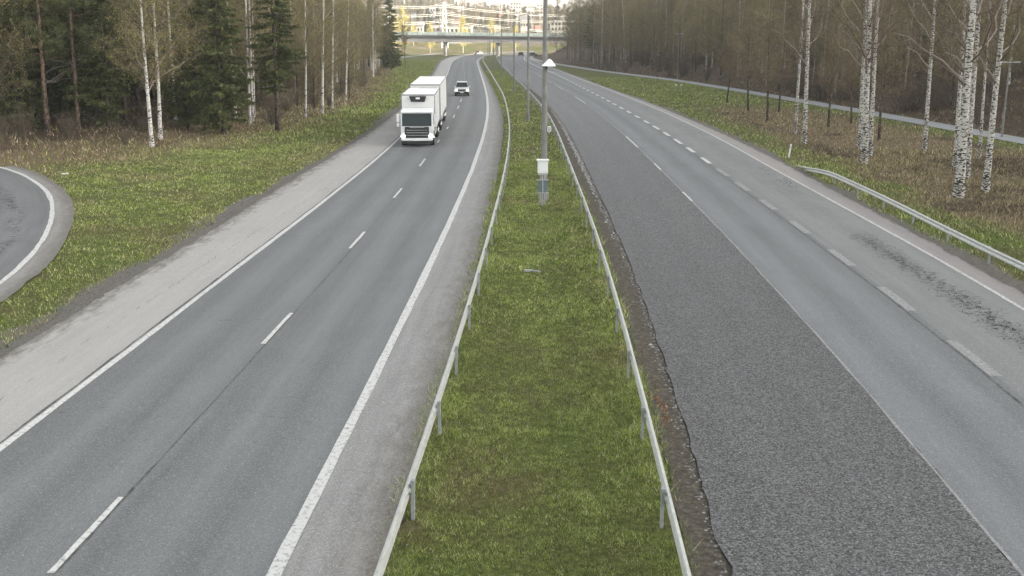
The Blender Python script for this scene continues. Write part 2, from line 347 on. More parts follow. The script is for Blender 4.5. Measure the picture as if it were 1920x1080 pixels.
# ------------------------------------------------------------------ ground sheet
def axis(segs):
    o = []
    for a0, a1, st in segs: o += list(np.arange(a0, a1, st))
    return np.array(o + [segs[-1][1]])
gx = axis([(-1600, -200, 100), (-200, -70, 8), (-70, 60, .8), (60, 220, 8), (220, 1600, 100)])
gy = axis([(-120, 8, 16), (8, 110, .8), (110, 260, 2.5), (260, 620, 5), (620, 1100, 16), (1100, 4000, 150)])
GXX, GYY = np.meshgrid(gx, gy); gz = Tz(GXX, GYY)
def zones(x, y):
    """weights green, straw, litter"""
    x = np.asarray(x, float); y = np.asarray(y, float)
    nz = vn(x, y, 5.5, 0) * .40 + vn(x, y, 1.6, 1) * .28
    A, E_, H_, L_, G_, Fo, Pp = XX('A', y), XX('E', y), XX('H', y), XX('L', y), XX('G', y), Xfor(y), Xpath(y)
    med = smooth(-.2, .5, x - E_ + nz * .3) * smooth(.0, .5, G_ + .45 - x)
    lv = smooth(-.2, 1.7, A - x + nz * .9)
    rv = smooth(.0, 1.6, x - L_ + nz * .6)
    g = np.maximum(np.maximum(med, lv), rv)
    d = Fo - x                                    # >0 in the left wood
    stl = smooth(-9 + 6 * smooth(75, 115, y), 1.5, d + nz * 3) * .85 * (x < A)
    ltl = smooth(-1, 10, d + nz * 4) * (x < A) * .72
    b1 = smooth(2.4, 5.4, x - L_ + nz * 1.8) * smooth(2.5, 6, Pp - x + nz) * smooth(128, 104, y + nz * 7)
    str_ = b1 * .95
    ltr = smooth(.9, 2.0, x - Pp - nz * .3)
    brn = np.clip(vn(x, y, 4.5, 2) * .6 + vn(x, y, 1.4, 1) * .3 + .12, 0, .85) * b1
    stl = np.maximum(stl, np.clip(vn(x, y, 4, 1) * .3 + .04, 0, .45) * (x < A) * smooth(105, 80, y))
    str_ = np.maximum(str_, np.clip(vn(x, y, 3, 1) * .35 + .12, 0, .5) * rv * smooth(130, 90, y))
    farm = smooth(425, 470, y)
    g = np.where(farm > 0, np.clip(.75 + wav(x, y, 22) * .5, 0, 1), g)
    s_ = np.where(farm > 0, np.clip(.30 - wav(x, y, 19, 1) * .6, 0, 1), np.maximum(stl, str_))
    l_ = np.where(farm > 0, 0, np.maximum(np.maximum(ltl, ltr), brn))
    return np.stack([g, s_, l_], -1)
zc = zones(GXX, GYY); nx, ny = len(gx), len(gy)
idx = np.arange(nx * ny).reshape(ny, nx)
q = np.stack([idx[:-1, :-1], idx[:-1, 1:], idx[1:, 1:], idx[1:, :-1]], -1).reshape(-1, 4)
g = link('ground', mesh_np('ground', np.stack([GXX, GYY, gz], -1).reshape(-1, 3), [q], col=np.c_[zc.reshape(-1, 3), np.ones(nx * ny)], smoothf=True), M['ground'])
g['kind'] = 'structure'

# ------------------------------------------------------------------ roads and markings
def strips(name, base, parts, mat, lift, kind='structure', jag=(0, 0), step=2.0, zf=None):
    """parts: list of (s0, s1, w0, w1); w numbers or functions of s. One mesh."""
    V, U, Fq, Fr = [], [], [], []; n0 = 0
    for s0, s1, w0, w1 in parts:
        m = max(2, int(math.ceil((s1 - s0) / step)) + 1); ss = np.linspace(s0, s1, m)
        a = w0(ss) if callable(w0) else np.full(m, float(w0)); b = w1(ss) if callable(w1) else np.full(m, float(w1))
        fade = np.clip(1 - ss / 250, .1, 1)
        def rag(j): 
            v = np.convolve(rng.normal(0, 1, m + 6), np.ones(4) / 2, 'same')[3:-3] * .75 + rng.normal(0, .35, m); return v * j * fade
        if jag[0]: a = a + rag(jag[0])
        if jag[1]: b = b + rag(jag[1])
        k = 5; W_ = np.stack([a + (b - a) * i / (k - 1) for i in range(k)], 1)
        for i in range(k):
            p = base.pos(ss, W_[:, i]); z = -hroad(p[:, 1]) + lift if zf is None else zf(p[:, 0], p[:, 1]) + lift
            V.append(np.c_[p, z]); U.append(np.c_[W_[:, i], ss]); Fr.append(np.full((m, 4), i / (k - 1)))
        ids = (n0 + np.arange(k * m)).reshape(k, m)
        Fq.append(np.stack([ids[:-1, :-1], ids[1:, :-1], ids[1:, 1:], ids[:-1, 1:]], -1).reshape(-1, 4)); n0 += k * m
    o = link(name, mesh_np(name, np.vstack(V), [np.vstack(Fq)], uv=np.vstack(U), col=np.vstack(Fr)), mat)
    if kind: o['kind'] = kind
    return o
LEND, REND = LB.len - 5, RB.len - 5
pl = lambda f, c: (lambda s: f(s) + c)
strips('road', LB, [(0, LEND, wB, 0.0)], M['lane_l'], .05, step=1.5)
strips('road_shoulder', LB, [(0, LEND, wA, wB)], M['dust_l'], .05, jag=(.07, 0), step=.35)
strips('road_shoulder', LB, [(0, LEND, 0.0, pl(wE, .1))], M['inner_l'], .05, jag=(0, .05), step=.35)
strips('road_verge', LB, [(0, 330, pl(wE, -.02), pl(wE, .13))], M['dirt_l'], .046, jag=(.0, .06), step=.3)
strips('road_verge', LB, [(0, 300, pl(wA, -.45), pl(wA, .02))], M['dirt_l'], .046, jag=(.14, .0), step=.3)
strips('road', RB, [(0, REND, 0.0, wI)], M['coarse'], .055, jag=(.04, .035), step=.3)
strips('road', RB, [(0, REND, wI, wJ)], M['lane_r'], .05, step=1.5)
strips('road', RB, [(0, REND, wJ, wK)], M['merge'], .05, step=1.5)
strips('road_shoulder', RB, [(0, REND, wK, wL)], M['dust_r'], .05, jag=(0, .06), step=.35)
gEdge = lambda s: np.interp(RB.pos(s, 0)[:, 1], YY, _t['G'] - _t['H']) * .72
strips('road_verge', RB, [(0, 330, gEdge, .02)], M['dirt'], .022, jag=(.06, 0), step=.35)
def s_of(base, px, py, wf=0.0):
    p = np.array(unp(px, py)); i = int(np.argmin(np.linalg.norm(base.q - p, axis=1))); return float(base.s[i] + np.dot(p - base.q[i], base.t[i]))
# left carriageway: edge lines, dashed lane line with tar seam
lw = lambda f, a, b: (pl(f, a), pl(f, b))
strips('road_marking', LB, [(0, LEND, *lw(wB, -.02, .15)), (0, LEND, -.24, .0)], M['paint'], .058, jag=(.012, .012), step=1.0)
db = [((90,1080),(230,937)),((491,648),(547,590)),((655,468),(684,437)),((738,373),(755,355)),((789,313),(797,299)),((820,269),(824,265)),((839,243),(841,239)),((849,222),(852,216)),((858,205),(861,199)),((864,192),(866,186))]
dl = [(s_of(LB, *a), s_of(LB, *b)) for a, b in db]; dl = [(a, max(b, a + 2.2)) for a, b in dl]
s_ = dl[-1][0]; 
while s_ < LEND - 20: s_ += 12.6; dl.append((s_, s_ + 3))
s0 = dl[0][0]; dl.insert(0, (max(0, s0 - 12), max(3, s0 - 9)))
strips('road_marking', LB, [(a, b, *lw(wC, -.06, .06)) for a, b in dl], M['paint'], .059, jag=(.008, .008), step=.4)
strips('road_seam', LB, [(0, 150, *lw(wC, .07, .10))], M['tar'], .055, jag=(.012, .012), step=.35)
strips('road_seam', LB, [(0, 160, *lw(wB, -.13, -.06))], M['tar'], .055, jag=(.02, .02), step=.5)
# right carriageway
di = [(s_of(RB, *a), s_of(RB, *b)) for a, b in [((1297,379),(1278,362)),((1239,320),(1225,308)),((1197,278),(1172,257)),((1097,195),(1077,182)),((1055,168),(1045,162))]]
s_ = di[-1][0]
while s_ < REND - 20: s_ += 12; di.append((s_, s_ + 3))
strips('road_marking', RB, [(a, b, *lw(wI, -.055, .06)) for a, b in di], M['paint'], .062, jag=(.008, .008), step=.4)
strips('road_marking', RB, [(0, 170, *lw(wI, -.03, .03))], M['faint'], .059, jag=(.014, .014), step=.4)
jb = [((1872,709),(1772,642)),((1714,586),(1640,541)),((1602,501),(1549,470)),((1516,440),(1477,417)),((1451,395),(1424,376)),((1405,360),(1378,343)),((1365,332),(1341,318)),((1330,308),(1310,297)),((1303,287),(1284,278)),((1278,271),(1262,262)),((1256,256),(1242,249)),((1236,244),(1222,237))]
dj = [(s_of(RB, *a), s_of(RB, *b)) for a, b in jb]; dj = [(min(a), max(a)) for a in dj]; dj.insert(0, (dj[0][0] - 6.2, dj[0][0] - 3.0)); dj.insert(0, (dj[0][0] - 6.2, dj[0][0] - 3.0))
sj = s_of(RB, 1040, 138); s_ = dj[-1][0] + 6.1; dj2 = []
while s_ < sj: dj2.append((s_, s_ + 3)); s_ += 6.1
strips('road_marking', RB, [(a, b, *lw(wJ, -.17, .15)) for a, b in dj[:9]], M['worn'], .059, jag=(.008, .01), step=.4)
strips('road_marking', RB, [(a, b, *lw(wJ, -.14, .14)) for a, b in dj[9:] + dj2], M['paint'], .059, step=.8)
strips('road_marking', RB, [(sj, REND, *lw(wJ, -.12, .14))], M['paint'], .059)
strips('road_marking', RB, [(0, REND, *lw(wK, -.16, .0))], M['edge'], .059, jag=(.01, .01), step=1.0)
strips('road_seam', RB, [(0, 110, *lw(wJ, -.26, -.20))], M['tar'], .055, jag=(.012, .012), step=.4)

def slivers(name, fn, count, lift, length, width):
    """thin dark crazed cracks in the asphalt; fn returns n rows of (x, y, angle)"""
    a = fn(count); V = []; 
    L = rng.uniform(.3, 1, count) * length; Wd = rng.uniform(.4, 1, count) * width; ang = a[:, 2]
    dx, dy = np.cos(ang), np.sin(ang); jx, jy = -dy, dx; k = rng.normal(0, .25, count) * L
    pts = [(-.5, 0, 0), (0, .5, 1), (.5, 0, 0), (0, -.5, 1)]
    for l, w_, kk in pts:
        x = a[:, 0] + dx * L * l + jx * (Wd * w_ + k * kk * .3); y = a[:, 1] + dy * L * l + jy * (Wd * w_ + k * kk * .3)
        V.append(np.c_[x, y, -hroad(y) + lift])
    V = np.stack(V, 1).reshape(-1, 3); o = link(name, mesh_np(name, V, [np.arange(4 * count).reshape(-1, 4)]), M['crack']); o['kind'] = 'structure'; return o
def cr_merge(n_):
    t = rng.uniform(0, 1, n_); s0, s1 = s_of(RB, 1950, 690), s_of(RB, 1600, 441)
    s_ = s0 - 8 + (s1 - s0 + 8) * t; w_ = wJ(s_) + 2.05 + .6 * rng.normal(0, .5, n_); p = RB.pos(s_, w_)
    return np.c_[p, rng.normal(0.3, .7, n_)]
slivers('road_cracks', cr_merge, 1500, .056, .42, .035)
def cr_m2(n_):
    s_ = rng.choice([s_of(RB, 1480, 345), s_of(RB, 1440, 325), s_of(RB, 1300, 250), s_of(RB, 1260, 235), s_of(RB, 1180, 205)], n_) + rng.normal(0, 1.8, n_)
    w_ = wK(s_) - .75 + rng.normal(0, .22, n_); return np.c_[RB.pos(s_, w_), rng.normal(1.4, .3, n_)]
slivers('road_cracks', cr_m2, 150, .056, .8, .05)
def cr_l(n_):
    k = rng.integers(0, 9, n_); s0_ = np.array([14, 23, 31, 36, 44, 52, 60, 75, 92.])[k] + rng.normal(0, .06, n_); w_ = -7 + rng.uniform(0, 1, n_) * np.array([2.5, 6, 3, 7, 2, 7, 4, 6, 7.])[k]; s0_ = s0_ + .25 * np.sin(w_ * 2 + k) + .1 * np.sin(w_ * 7)
    return np.c_[LB.pos(s0_, w_), rng.normal(.1, .25, n_)]
slivers('road_cracks', cr_l, 520, .056, .20, .012)
def cr_s(n_):
    s_ = rng.uniform(5, 130, n_); w_ = wB(s_) - .9 - .5 * np.sin(s_ / 17) + rng.normal(0, .03, n_); return np.c_[LB.pos(s_, w_), rng.normal(1.6, .1, n_)]
slivers('road_cracks', cr_s, 300, .056, .8, .014)
# ramp at the left edge
rp = [unp(*p) for p in [(0,311),(44,326),(80,348),(101,369),(105,396),(95,437),(74,473),(30,517),(0,544)]]
rp = [(-46, 74), (-38.5, 70.5)] + rp + [(-16.9, 30), (-17.6, 24), (-19.5, 17)]
XB = Base(rp[::-1], back=False, n=3, step=1.0)
XB.n = -XB.n    # offsets positive to the left of the ramp (its inside)
strips('ramp_road', XB, [(0, XB.len, .0, 7.0)], M['ramp'], .05, step=1.0)
strips('road_shoulder', XB, [(0, XB.len, -.85, .0)], M['ramp_l'], .045, jag=(.05, 0), step=.6)
strips('road_marking', XB, [(0, XB.len, -.02, .20)], M['paint'], .058, jag=(.02, .02), step=.5)
def cr_ramp(n_):
    s_ = rng.uniform(8, XB.len - 12, n_); return np.c_[XB.pos(s_, 1.9 + .5 * np.sin(s_ / 6) + rng.normal(0, .22, n_)), rng.normal(.8, .8, n_)]
slivers('road_cracks', cr_ramp, 420, .056, .6, .06)
# walking and cycling path on the right, bridge approach road on the far left
strips('path', PB, [(0, PB.len, -1.35, 1.25)], M['path'], .05, zf=Tz)
pb2 = Base([unp(x, y) for x, y in [(640, 118), (715, 112), (760, 107), (800, 103), (826, 100.5)]], back=False, n=2)
strips('path', pb2, [(0, pb2.len, -2.2, 1.6)], M['path'], .08, zf=Tz)
pb3 = Base([ground_hit(x, y)[:2] for x, y in [(-40, 163), (30, 160), (80, 158), (130, 156), (200, 155)]], back=False, n=1)
strips('path', pb3, [(0, pb3.len, -2.0, 1.2)], M['dust_l'], .25, zf=Tz)

# ------------------------------------------------------------------ guardrails
def guardrail(base, s0, s1, side, label, ends=(False, False), pitch=4.05, top=.75):
    t = thing('guardrail', label, 'guardrail', (*base.pos(s0)[0], float(Tz(*base.pos(s0)[0]))))
    O = Vector(t.location)
    fr_ = [(-.022, -.27), (.036, -.245), (.036, -.19), (-.022, -.155), (-.022, -.115), (.036, -.08), (.036, -.025), (-.022, 0)]; prof = fr_ + [(a_ - .005, b_ + (.004 if j_ == 0 else -.004)) for j_, (a_, b_) in enumerate(fr_)][::-1]
    ss = np.arange(s0, s1, 1.0); V = []
    for i, s_ in enumerate(ss):
        p = base.pos(s_)[0]; tx, ty = base.tan(s_); nx_, ny_ = ty * side, -tx * side
        z = -float(hroad(p[1])) + top
        if ends[1]: z -= .66 * float(smooth(s1 - 10, s1 + 1, s_))
        V += [(p[0] + nx_ * a - O.x, p[1] + ny_ * a - O.y, z + b - O.z) for a, b in prof]
    k = len(prof); m = len(ss); ids = np.arange(k * m).reshape(m, k); nxt = np.roll(ids, -1, 1)
    q = np.stack([ids[:-1], nxt[:-1], nxt[1:], ids[1:]], -1).reshape(-1, 4)
    link('rail', mesh_np('rail', V, [q]), M['rail'], t)
    b = MB(); b.box((0, 0, -.42), (.055, .11, .86)); b.box((.028 , .035, -.42), (.012, .03, .86)); b.box((.05 * 0, -.0, -.05), (.075, .09, .09))
    pm = b.build('post', M['post'], t); first = True; c = 0
    s_ = s0 + 1.2
    while s_ < s1 - .5 and c < 98:
        p = base.pos(s_, side * -.075)[0]; z = -float(hroad(p[1])) + top - .0; tx, ty = base.tan(s_)
        if ends[1]: z -= .66 * float(smooth(s1 - 10, s1 + 1, s_))
        o = pm if first else pm.copy()
        if not first: COL.objects.link(o); o.parent = t
        first = False; c += 1
        if c % 3 == 2 and c < 24:
            sp_ = MB(); sp_.box((0, 0, -.04), (.34, .02, .05)).box((0, 0, -.115), (.34, .02, .05)); 
            for k_ in (-.12, -.04, .04, .12): sp_.cyl((k_, -.018, -.06), (k_, .018, -.06), .012, None, 6)
            sp_ = sp_.build('splice_plate', M['post'], t); q_ = base.pos(s_, side * .016)[0]; sp_.location = Vector((q_[0], q_[1], z)) - O; sp_.rotation_euler = (0, 0, math.atan2(ty, tx))
        o.location = Vector((p[0], p[1], z)) - O; o.rotation_euler = (rng.normal(0, .02), rng.normal(0, .02), math.atan2(-tx, ty) + (math.pi if side < 0 else 0)); s_ += pitch
    return t
guardrail(fb, 1.5, fb.len - 2, -1, 'pale steel guardrail along the left edge of the grass median, beside the truck lanes')
guardrail(gb, 1.5, gb.len - 2, 1, 'pale steel guardrail along the right edge of the grass median, beside the coarse dark lane')
MW = [(17.4, 24), (17.55, 30)] + [unp(x, y, .6) for x, y in [(1920,497),(1860,470),(1800,440),(1720,400),(1640,360),(1560,325)]] + [unp(1482, 304, .0)]
mb = Base(MW, back=False, n=3, step=1.0)
guardrail(mb, 1, mb.len - .2, -1, 'short guardrail on the right verge bending down by the white marker post', (False, True), top=.66)

# ------------------------------------------------------------------ grass, straw, litter
def blades(name, X, Y, hgt, wid, C, lean=.6, tuft=None):
    n_ = len(X); z = Tz(X, Y); a = rng.uniform(0, 6.283, n_); l = rng.uniform(.1, 1, n_) * lean * hgt; la = rng.uniform(0, 6.283, n_)
    b = np.c_[np.cos(a), np.sin(a)] * (wid * .5)[:, None]
    V = np.stack([np.c_[X - b[:, 0], Y - b[:, 1], z - .01], np.c_[X + b[:, 0], Y + b[:, 1], z - .01], np.c_[X + np.cos(la) * l, Y + np.sin(la) * l, z + hgt]], 1).reshape(-1, 3)
    C4 = np.repeat(np.c_[C, np.ones(n_)], 3, 0)
    o = link(name, mesh_np(name, V, [np.arange(3 * n_).reshape(-1, 3)], col=C4), M['blade']); o['kind'] = 'stuff'; return o
GREENS = np.array([(.14, .205, .034), (.22, .285, .055), (.05, .075, .016), (.33, .36, .12), (.48, .45, .27)])
STRAWS = np.array([(.30, .24, .15), (.20, .15, .09), (.13, .095, .055), (.38, .32, .22), (.10, .10, .035)])
LITT = np.array([(.10, .07, .048), (.17, .12, .08), (.05, .036, .025), (.27, .20, .14), (.07, .075, .03)])
_o = np.argsort(XB.q[:, 1]); RAMPY, RAMPX = np.r_[0, 10, XB.q[_o, 1], 76, 90], np.r_[-60, -60, XB.q[_o, 0], -70, -99]
def patch(x0f, x1f, y0, y1, dens, hg, wd, power=1.0):
    n_ = int(dens * (y1 - y0) * 10); Y = y0 + (y1 - y0) * rng.uniform(0, 1, n_) ** power; a, b = x0f(Y), x1f(Y)
    keep = rng.uniform(0, 10, n_) < (b - a) * 1.0; Y = Y[keep]; a = a[keep]; b = b[keep]; X = a + (b - a) * rng.uniform(0, 1, len(Y))
    dd = np.hypot(X, Y); cl = vn(X, Y, .55, 0) * .5 + vn(X, Y, .16, 1) * .5 + vn(X, Y, 1.9, 2) * .35; return X, Y, dd, cl
def grow(name, x0f, x1f, y0, y1, dens, hg, wd, pal=None, label=None, gmin=.3):
    X, Y, dd, cl = patch(x0f, x1f, y0, y1, dens, hg, wd)
    zn = zones(X, Y); g_, s_, l_ = zn[:, 0], zn[:, 1], zn[:, 2]
    keep = (g_ + s_ + l_ > gmin) & (rng.uniform(-1.3, .8, len(X)) < cl + .6) & (X > np.interp(Y, RAMPY, RAMPX) + .9); X, Y, dd, cl, g_, s_, l_ = (v[keep] for v in (X, Y, dd, cl, g_, s_, l_))
    r = rng.uniform(0, 1, len(X)); big = vn(X, Y, 2.6, 2) * .22 + vn(X, Y, .7, 0) * .1
    isl = r < l_ * .9; iss = (~isl) & (rng.uniform(0, 1, len(X)) < s_ * .85 + np.clip(big, 0, .3))
    pi = np.minimum((rng.uniform(0, 1, len(X)) ** 1.3 * 5).astype(int), 4)
    C = GREENS[pi]; C[iss] = STRAWS[pi[iss]]; C[isl] = LITT[pi[isl]]
    C = C * rng.uniform(.45, 1.55, (len(X), 1)) * (1 + .28 * np.clip(cl, -1, 1)[:, None])
    h_ = hg * rng.uniform(.4, 1.2, len(X)) * np.where(iss, 1.2, 1) * (1 + np.clip(cl, -.5, 1) * .4); w_ = wd * np.clip(dd / 24, .8, 4.5)
    return blades(name, X, Y, h_, w_, C, 1.3)
medA = lambda Y: XX('E', Y) + .05; medB = lambda Y: XX('G', Y) + .55
grow('grass', medA, medB, 12, 30, 3600, .055, .010)
grow('grass', medA, medB, 30, 70, 1100, .07, .013)
grow('dry_grass', lambda Y: XX('E', Y) - .12, lambda Y: XX('E', Y) + .75, 12, 60, 420, .17, .011, gmin=.02)
grow('dry_grass', lambda Y: XX('G', Y) - .35, lambda Y: XX('G', Y) + .5, 12, 60, 330, .16, .011, gmin=.02)
grow('grass', medA, medB, 70, 240, 60, .10, .018)
grow('grass', lambda Y: XX('A', Y) - 16, lambda Y: XX('A', Y) - .4, 27, 80, 330, .09, .014)
grow('grass', lambda Y: XX('A', Y) - 14, lambda Y: XX('A', Y) - .4, 80, 340, 60, .11, .017)
grow('dry_grass', lambda Y: XX('L', Y) + .3, lambda Y: Xpath(Y) - 1.5, 36, 75, 220, .15, .016)
grow('dry_grass', lambda Y: XX('L', Y) + .3, lambda Y: Xpath(Y) - 1.5, 75, 200, 42, .15, .018)
grow('forest_litter', lambda Y: Xfor(Y) - 30, lambda Y: Xfor(Y) + 5, 45, 190, 60, .22, .02)
grow('forest_litter', lambda Y: Xpath(Y) + 1.5, lambda Y: Xpath(Y) + 25, 60, 300, 18, .28, .02)
_p = unp(1243, 765); _n = 70; blades('fallen_leaves', _p[0] + rng.normal(0, .07, _n), _p[1] + rng.normal(0, .9, _n), np.full(_n, .075), np.full(_n, .06), np.array([(.42, .17, .07), (.30, .12, .05), (.45, .28, .12)])[rng.integers(0, 3, _n)], 1.2)
# ramp asphalt must stay clear of grass: handled by zones below the sheet height; stones along the gravel edges
def stones(name, fn, n_, size, cols):
    a = fn(n_); m = n_; sz = size * rng.uniform(.4, 1.3, m)
    base = np.array([(1, 0, 0), (0, 1, 0), (-1, 0, 0), (0, -1, 0), (0, 0, .8)], float); V = base[None] * sz[:, None, None] * rng.uniform(.6, 1.3, (m, 5, 3))
    V[..., 0] += a[:, 0:1]; V[..., 1] += a[:, 1:2]; V[..., 2] += (-hroad(a[:, 1]) + .03)[:, None]
    i = np.arange(m)[:, None] * 5; T3 = np.vstack([i + np.array([k, (k + 1) % 4, 4]) for k in range(4)])
    C = np.repeat(np.c_[np.array(cols)[rng.integers(0, len(cols), m)] * rng.uniform(.7, 1.2, (m, 1)), np.ones(m)], 5, 0)
    o = link(name, mesh_np(name, V.reshape(-1, 3), [T3], col=C), M['blade']); o['kind'] = 'stuff'
def st1(n_):
    s_ = rng.uniform(3, 130, n_) ** 1.0; return RB.pos(s_, -np.abs(rng.normal(0, .10, n_)) - .02)
stones('gravel', st1, 2600, .032, [(.22, .21, .2), (.13, .125, .12), (.3, .29, .28)])
def st2(n_):
    s_ = rng.normal(78, 17, n_); return RB.pos(s_, -.22 + rng.normal(0, .07, n_))
stones('gravel', st2, 750, .055, [(.34, .34, .33), (.42, .42, .41), (.2, .2, .19)])
def st3(n_):
    s_ = rng.uniform(3, 120, n_); return LB.pos(s_, wE(s_) + rng.normal(-.15, .28, n_))
stones('gravel', st3, 1800, .022, [(.1, .095, .09), (.06, .055, .05), (.2, .19, .18)])
def st4(n_):
    s_ = rng.uniform(3, 150, n_); return LB.pos(s_, wA(s_) - np.abs(rng.normal(0, .5, n_)))
stones('gravel', st4, 2500, .03, [(.2, .19, .17), (.12, .11, .1), (.26, .25, .23)])

# ------------------------------------------------------------------ trees
class TM:
    def __init__(s): s.V = []; s.Q = []; s.T = []; s.C = []; s.n = 0
    def tube(s, Pn, r, k=5, c=(.1, .1, .1)):
        Pn = np.asarray(Pn, float); m = len(Pn); t = np.gradient(Pn, axis=0); t /= np.linalg.norm(t, axis=1)[:, None] + 1e-9
        u = np.cross(t, [.31, .17, .93] if abs(t[0][2]) < .8 else [1, .1, 0]); u /= np.linalg.norm(u, axis=1)[:, None] + 1e-9; v = np.cross(t, u)
        a = np.arange(k) * 2 * math.pi / k; r = np.asarray(r)[:, None, None]
        ring = Pn[:, None] + r * (np.cos(a)[None, :, None] * u[:, None] + np.sin(a)[None, :, None] * v[:, None])
        ids = s.n + np.arange(m * k).reshape(m, k); nx_ = np.roll(ids, -1, 1)
        s.V.append(ring.reshape(-1, 3)); s.Q.append(np.stack([ids[:-1], nx_[:-1], nx_[1:], ids[1:]], -1).reshape(-1, 4)); s.C.append(np.tile(c, (m * k, 1))); s.n += m * k
    def tri(s, A, B, D, c):
        m = len(A); s.V.append(np.stack([A, B, D], 1).reshape(-1, 3)); s.T.append(s.n + np.arange(3 * m).reshape(-1, 3))
        s.C.append(np.repeat(np.broadcast_to(c, (m, 3)), 3, 0)); s.n += 3 * m
    def twig(s, A, D, L, w, c):
        """slender twig, a tapering triangle from A along D"""
        D = D / (np.linalg.norm(D, axis=1)[:, None] + 1e-9); sd = np.cross(D, r3.normal(0, 1, A.shape)); sd /= np.linalg.norm(sd, axis=1)[:, None] + 1e-9
        L = np.reshape(L, (-1, 1)); w = np.reshape(w, (-1, 1)); s.tri(A - sd * w / 2, A + sd * w / 2, A + D * L, c)
    def mesh(s, name):
        V = np.vstack(s.V); C = np.vstack(s.C); return mesh_np(name, V, [np.vstack(s.Q)] if s.Q and not s.T else ([np.vstack(s.Q), np.vstack(s.T)] if s.Q else [np.vstack(s.T)]), col=np.c_[C, np.ones(len(C))], smoothf=True)
r3 = np.random.default_rng(3)
def trunk_line(H, bend, m=14, base_out=0.0):
    z = np.linspace(-.4, H, m); a = r3.uniform(0, 6.28); x = np.cumsum(r3.normal(0, bend, m)); y = np.cumsum(r3.normal(0, bend, m)); k = np.ones(5) / 5
    x, y = (np.convolve(np.r_[[v[0]] * 2, v, [v[-1]] * 2], k, 'valid') for v in (x, y)); x -= x[1]; y -= y[1]
    return np.c_[x, y, z]
def on(Pn, z): return np.array([np.interp(z, Pn[:, 2], Pn[:, i]) for i in range(3)])
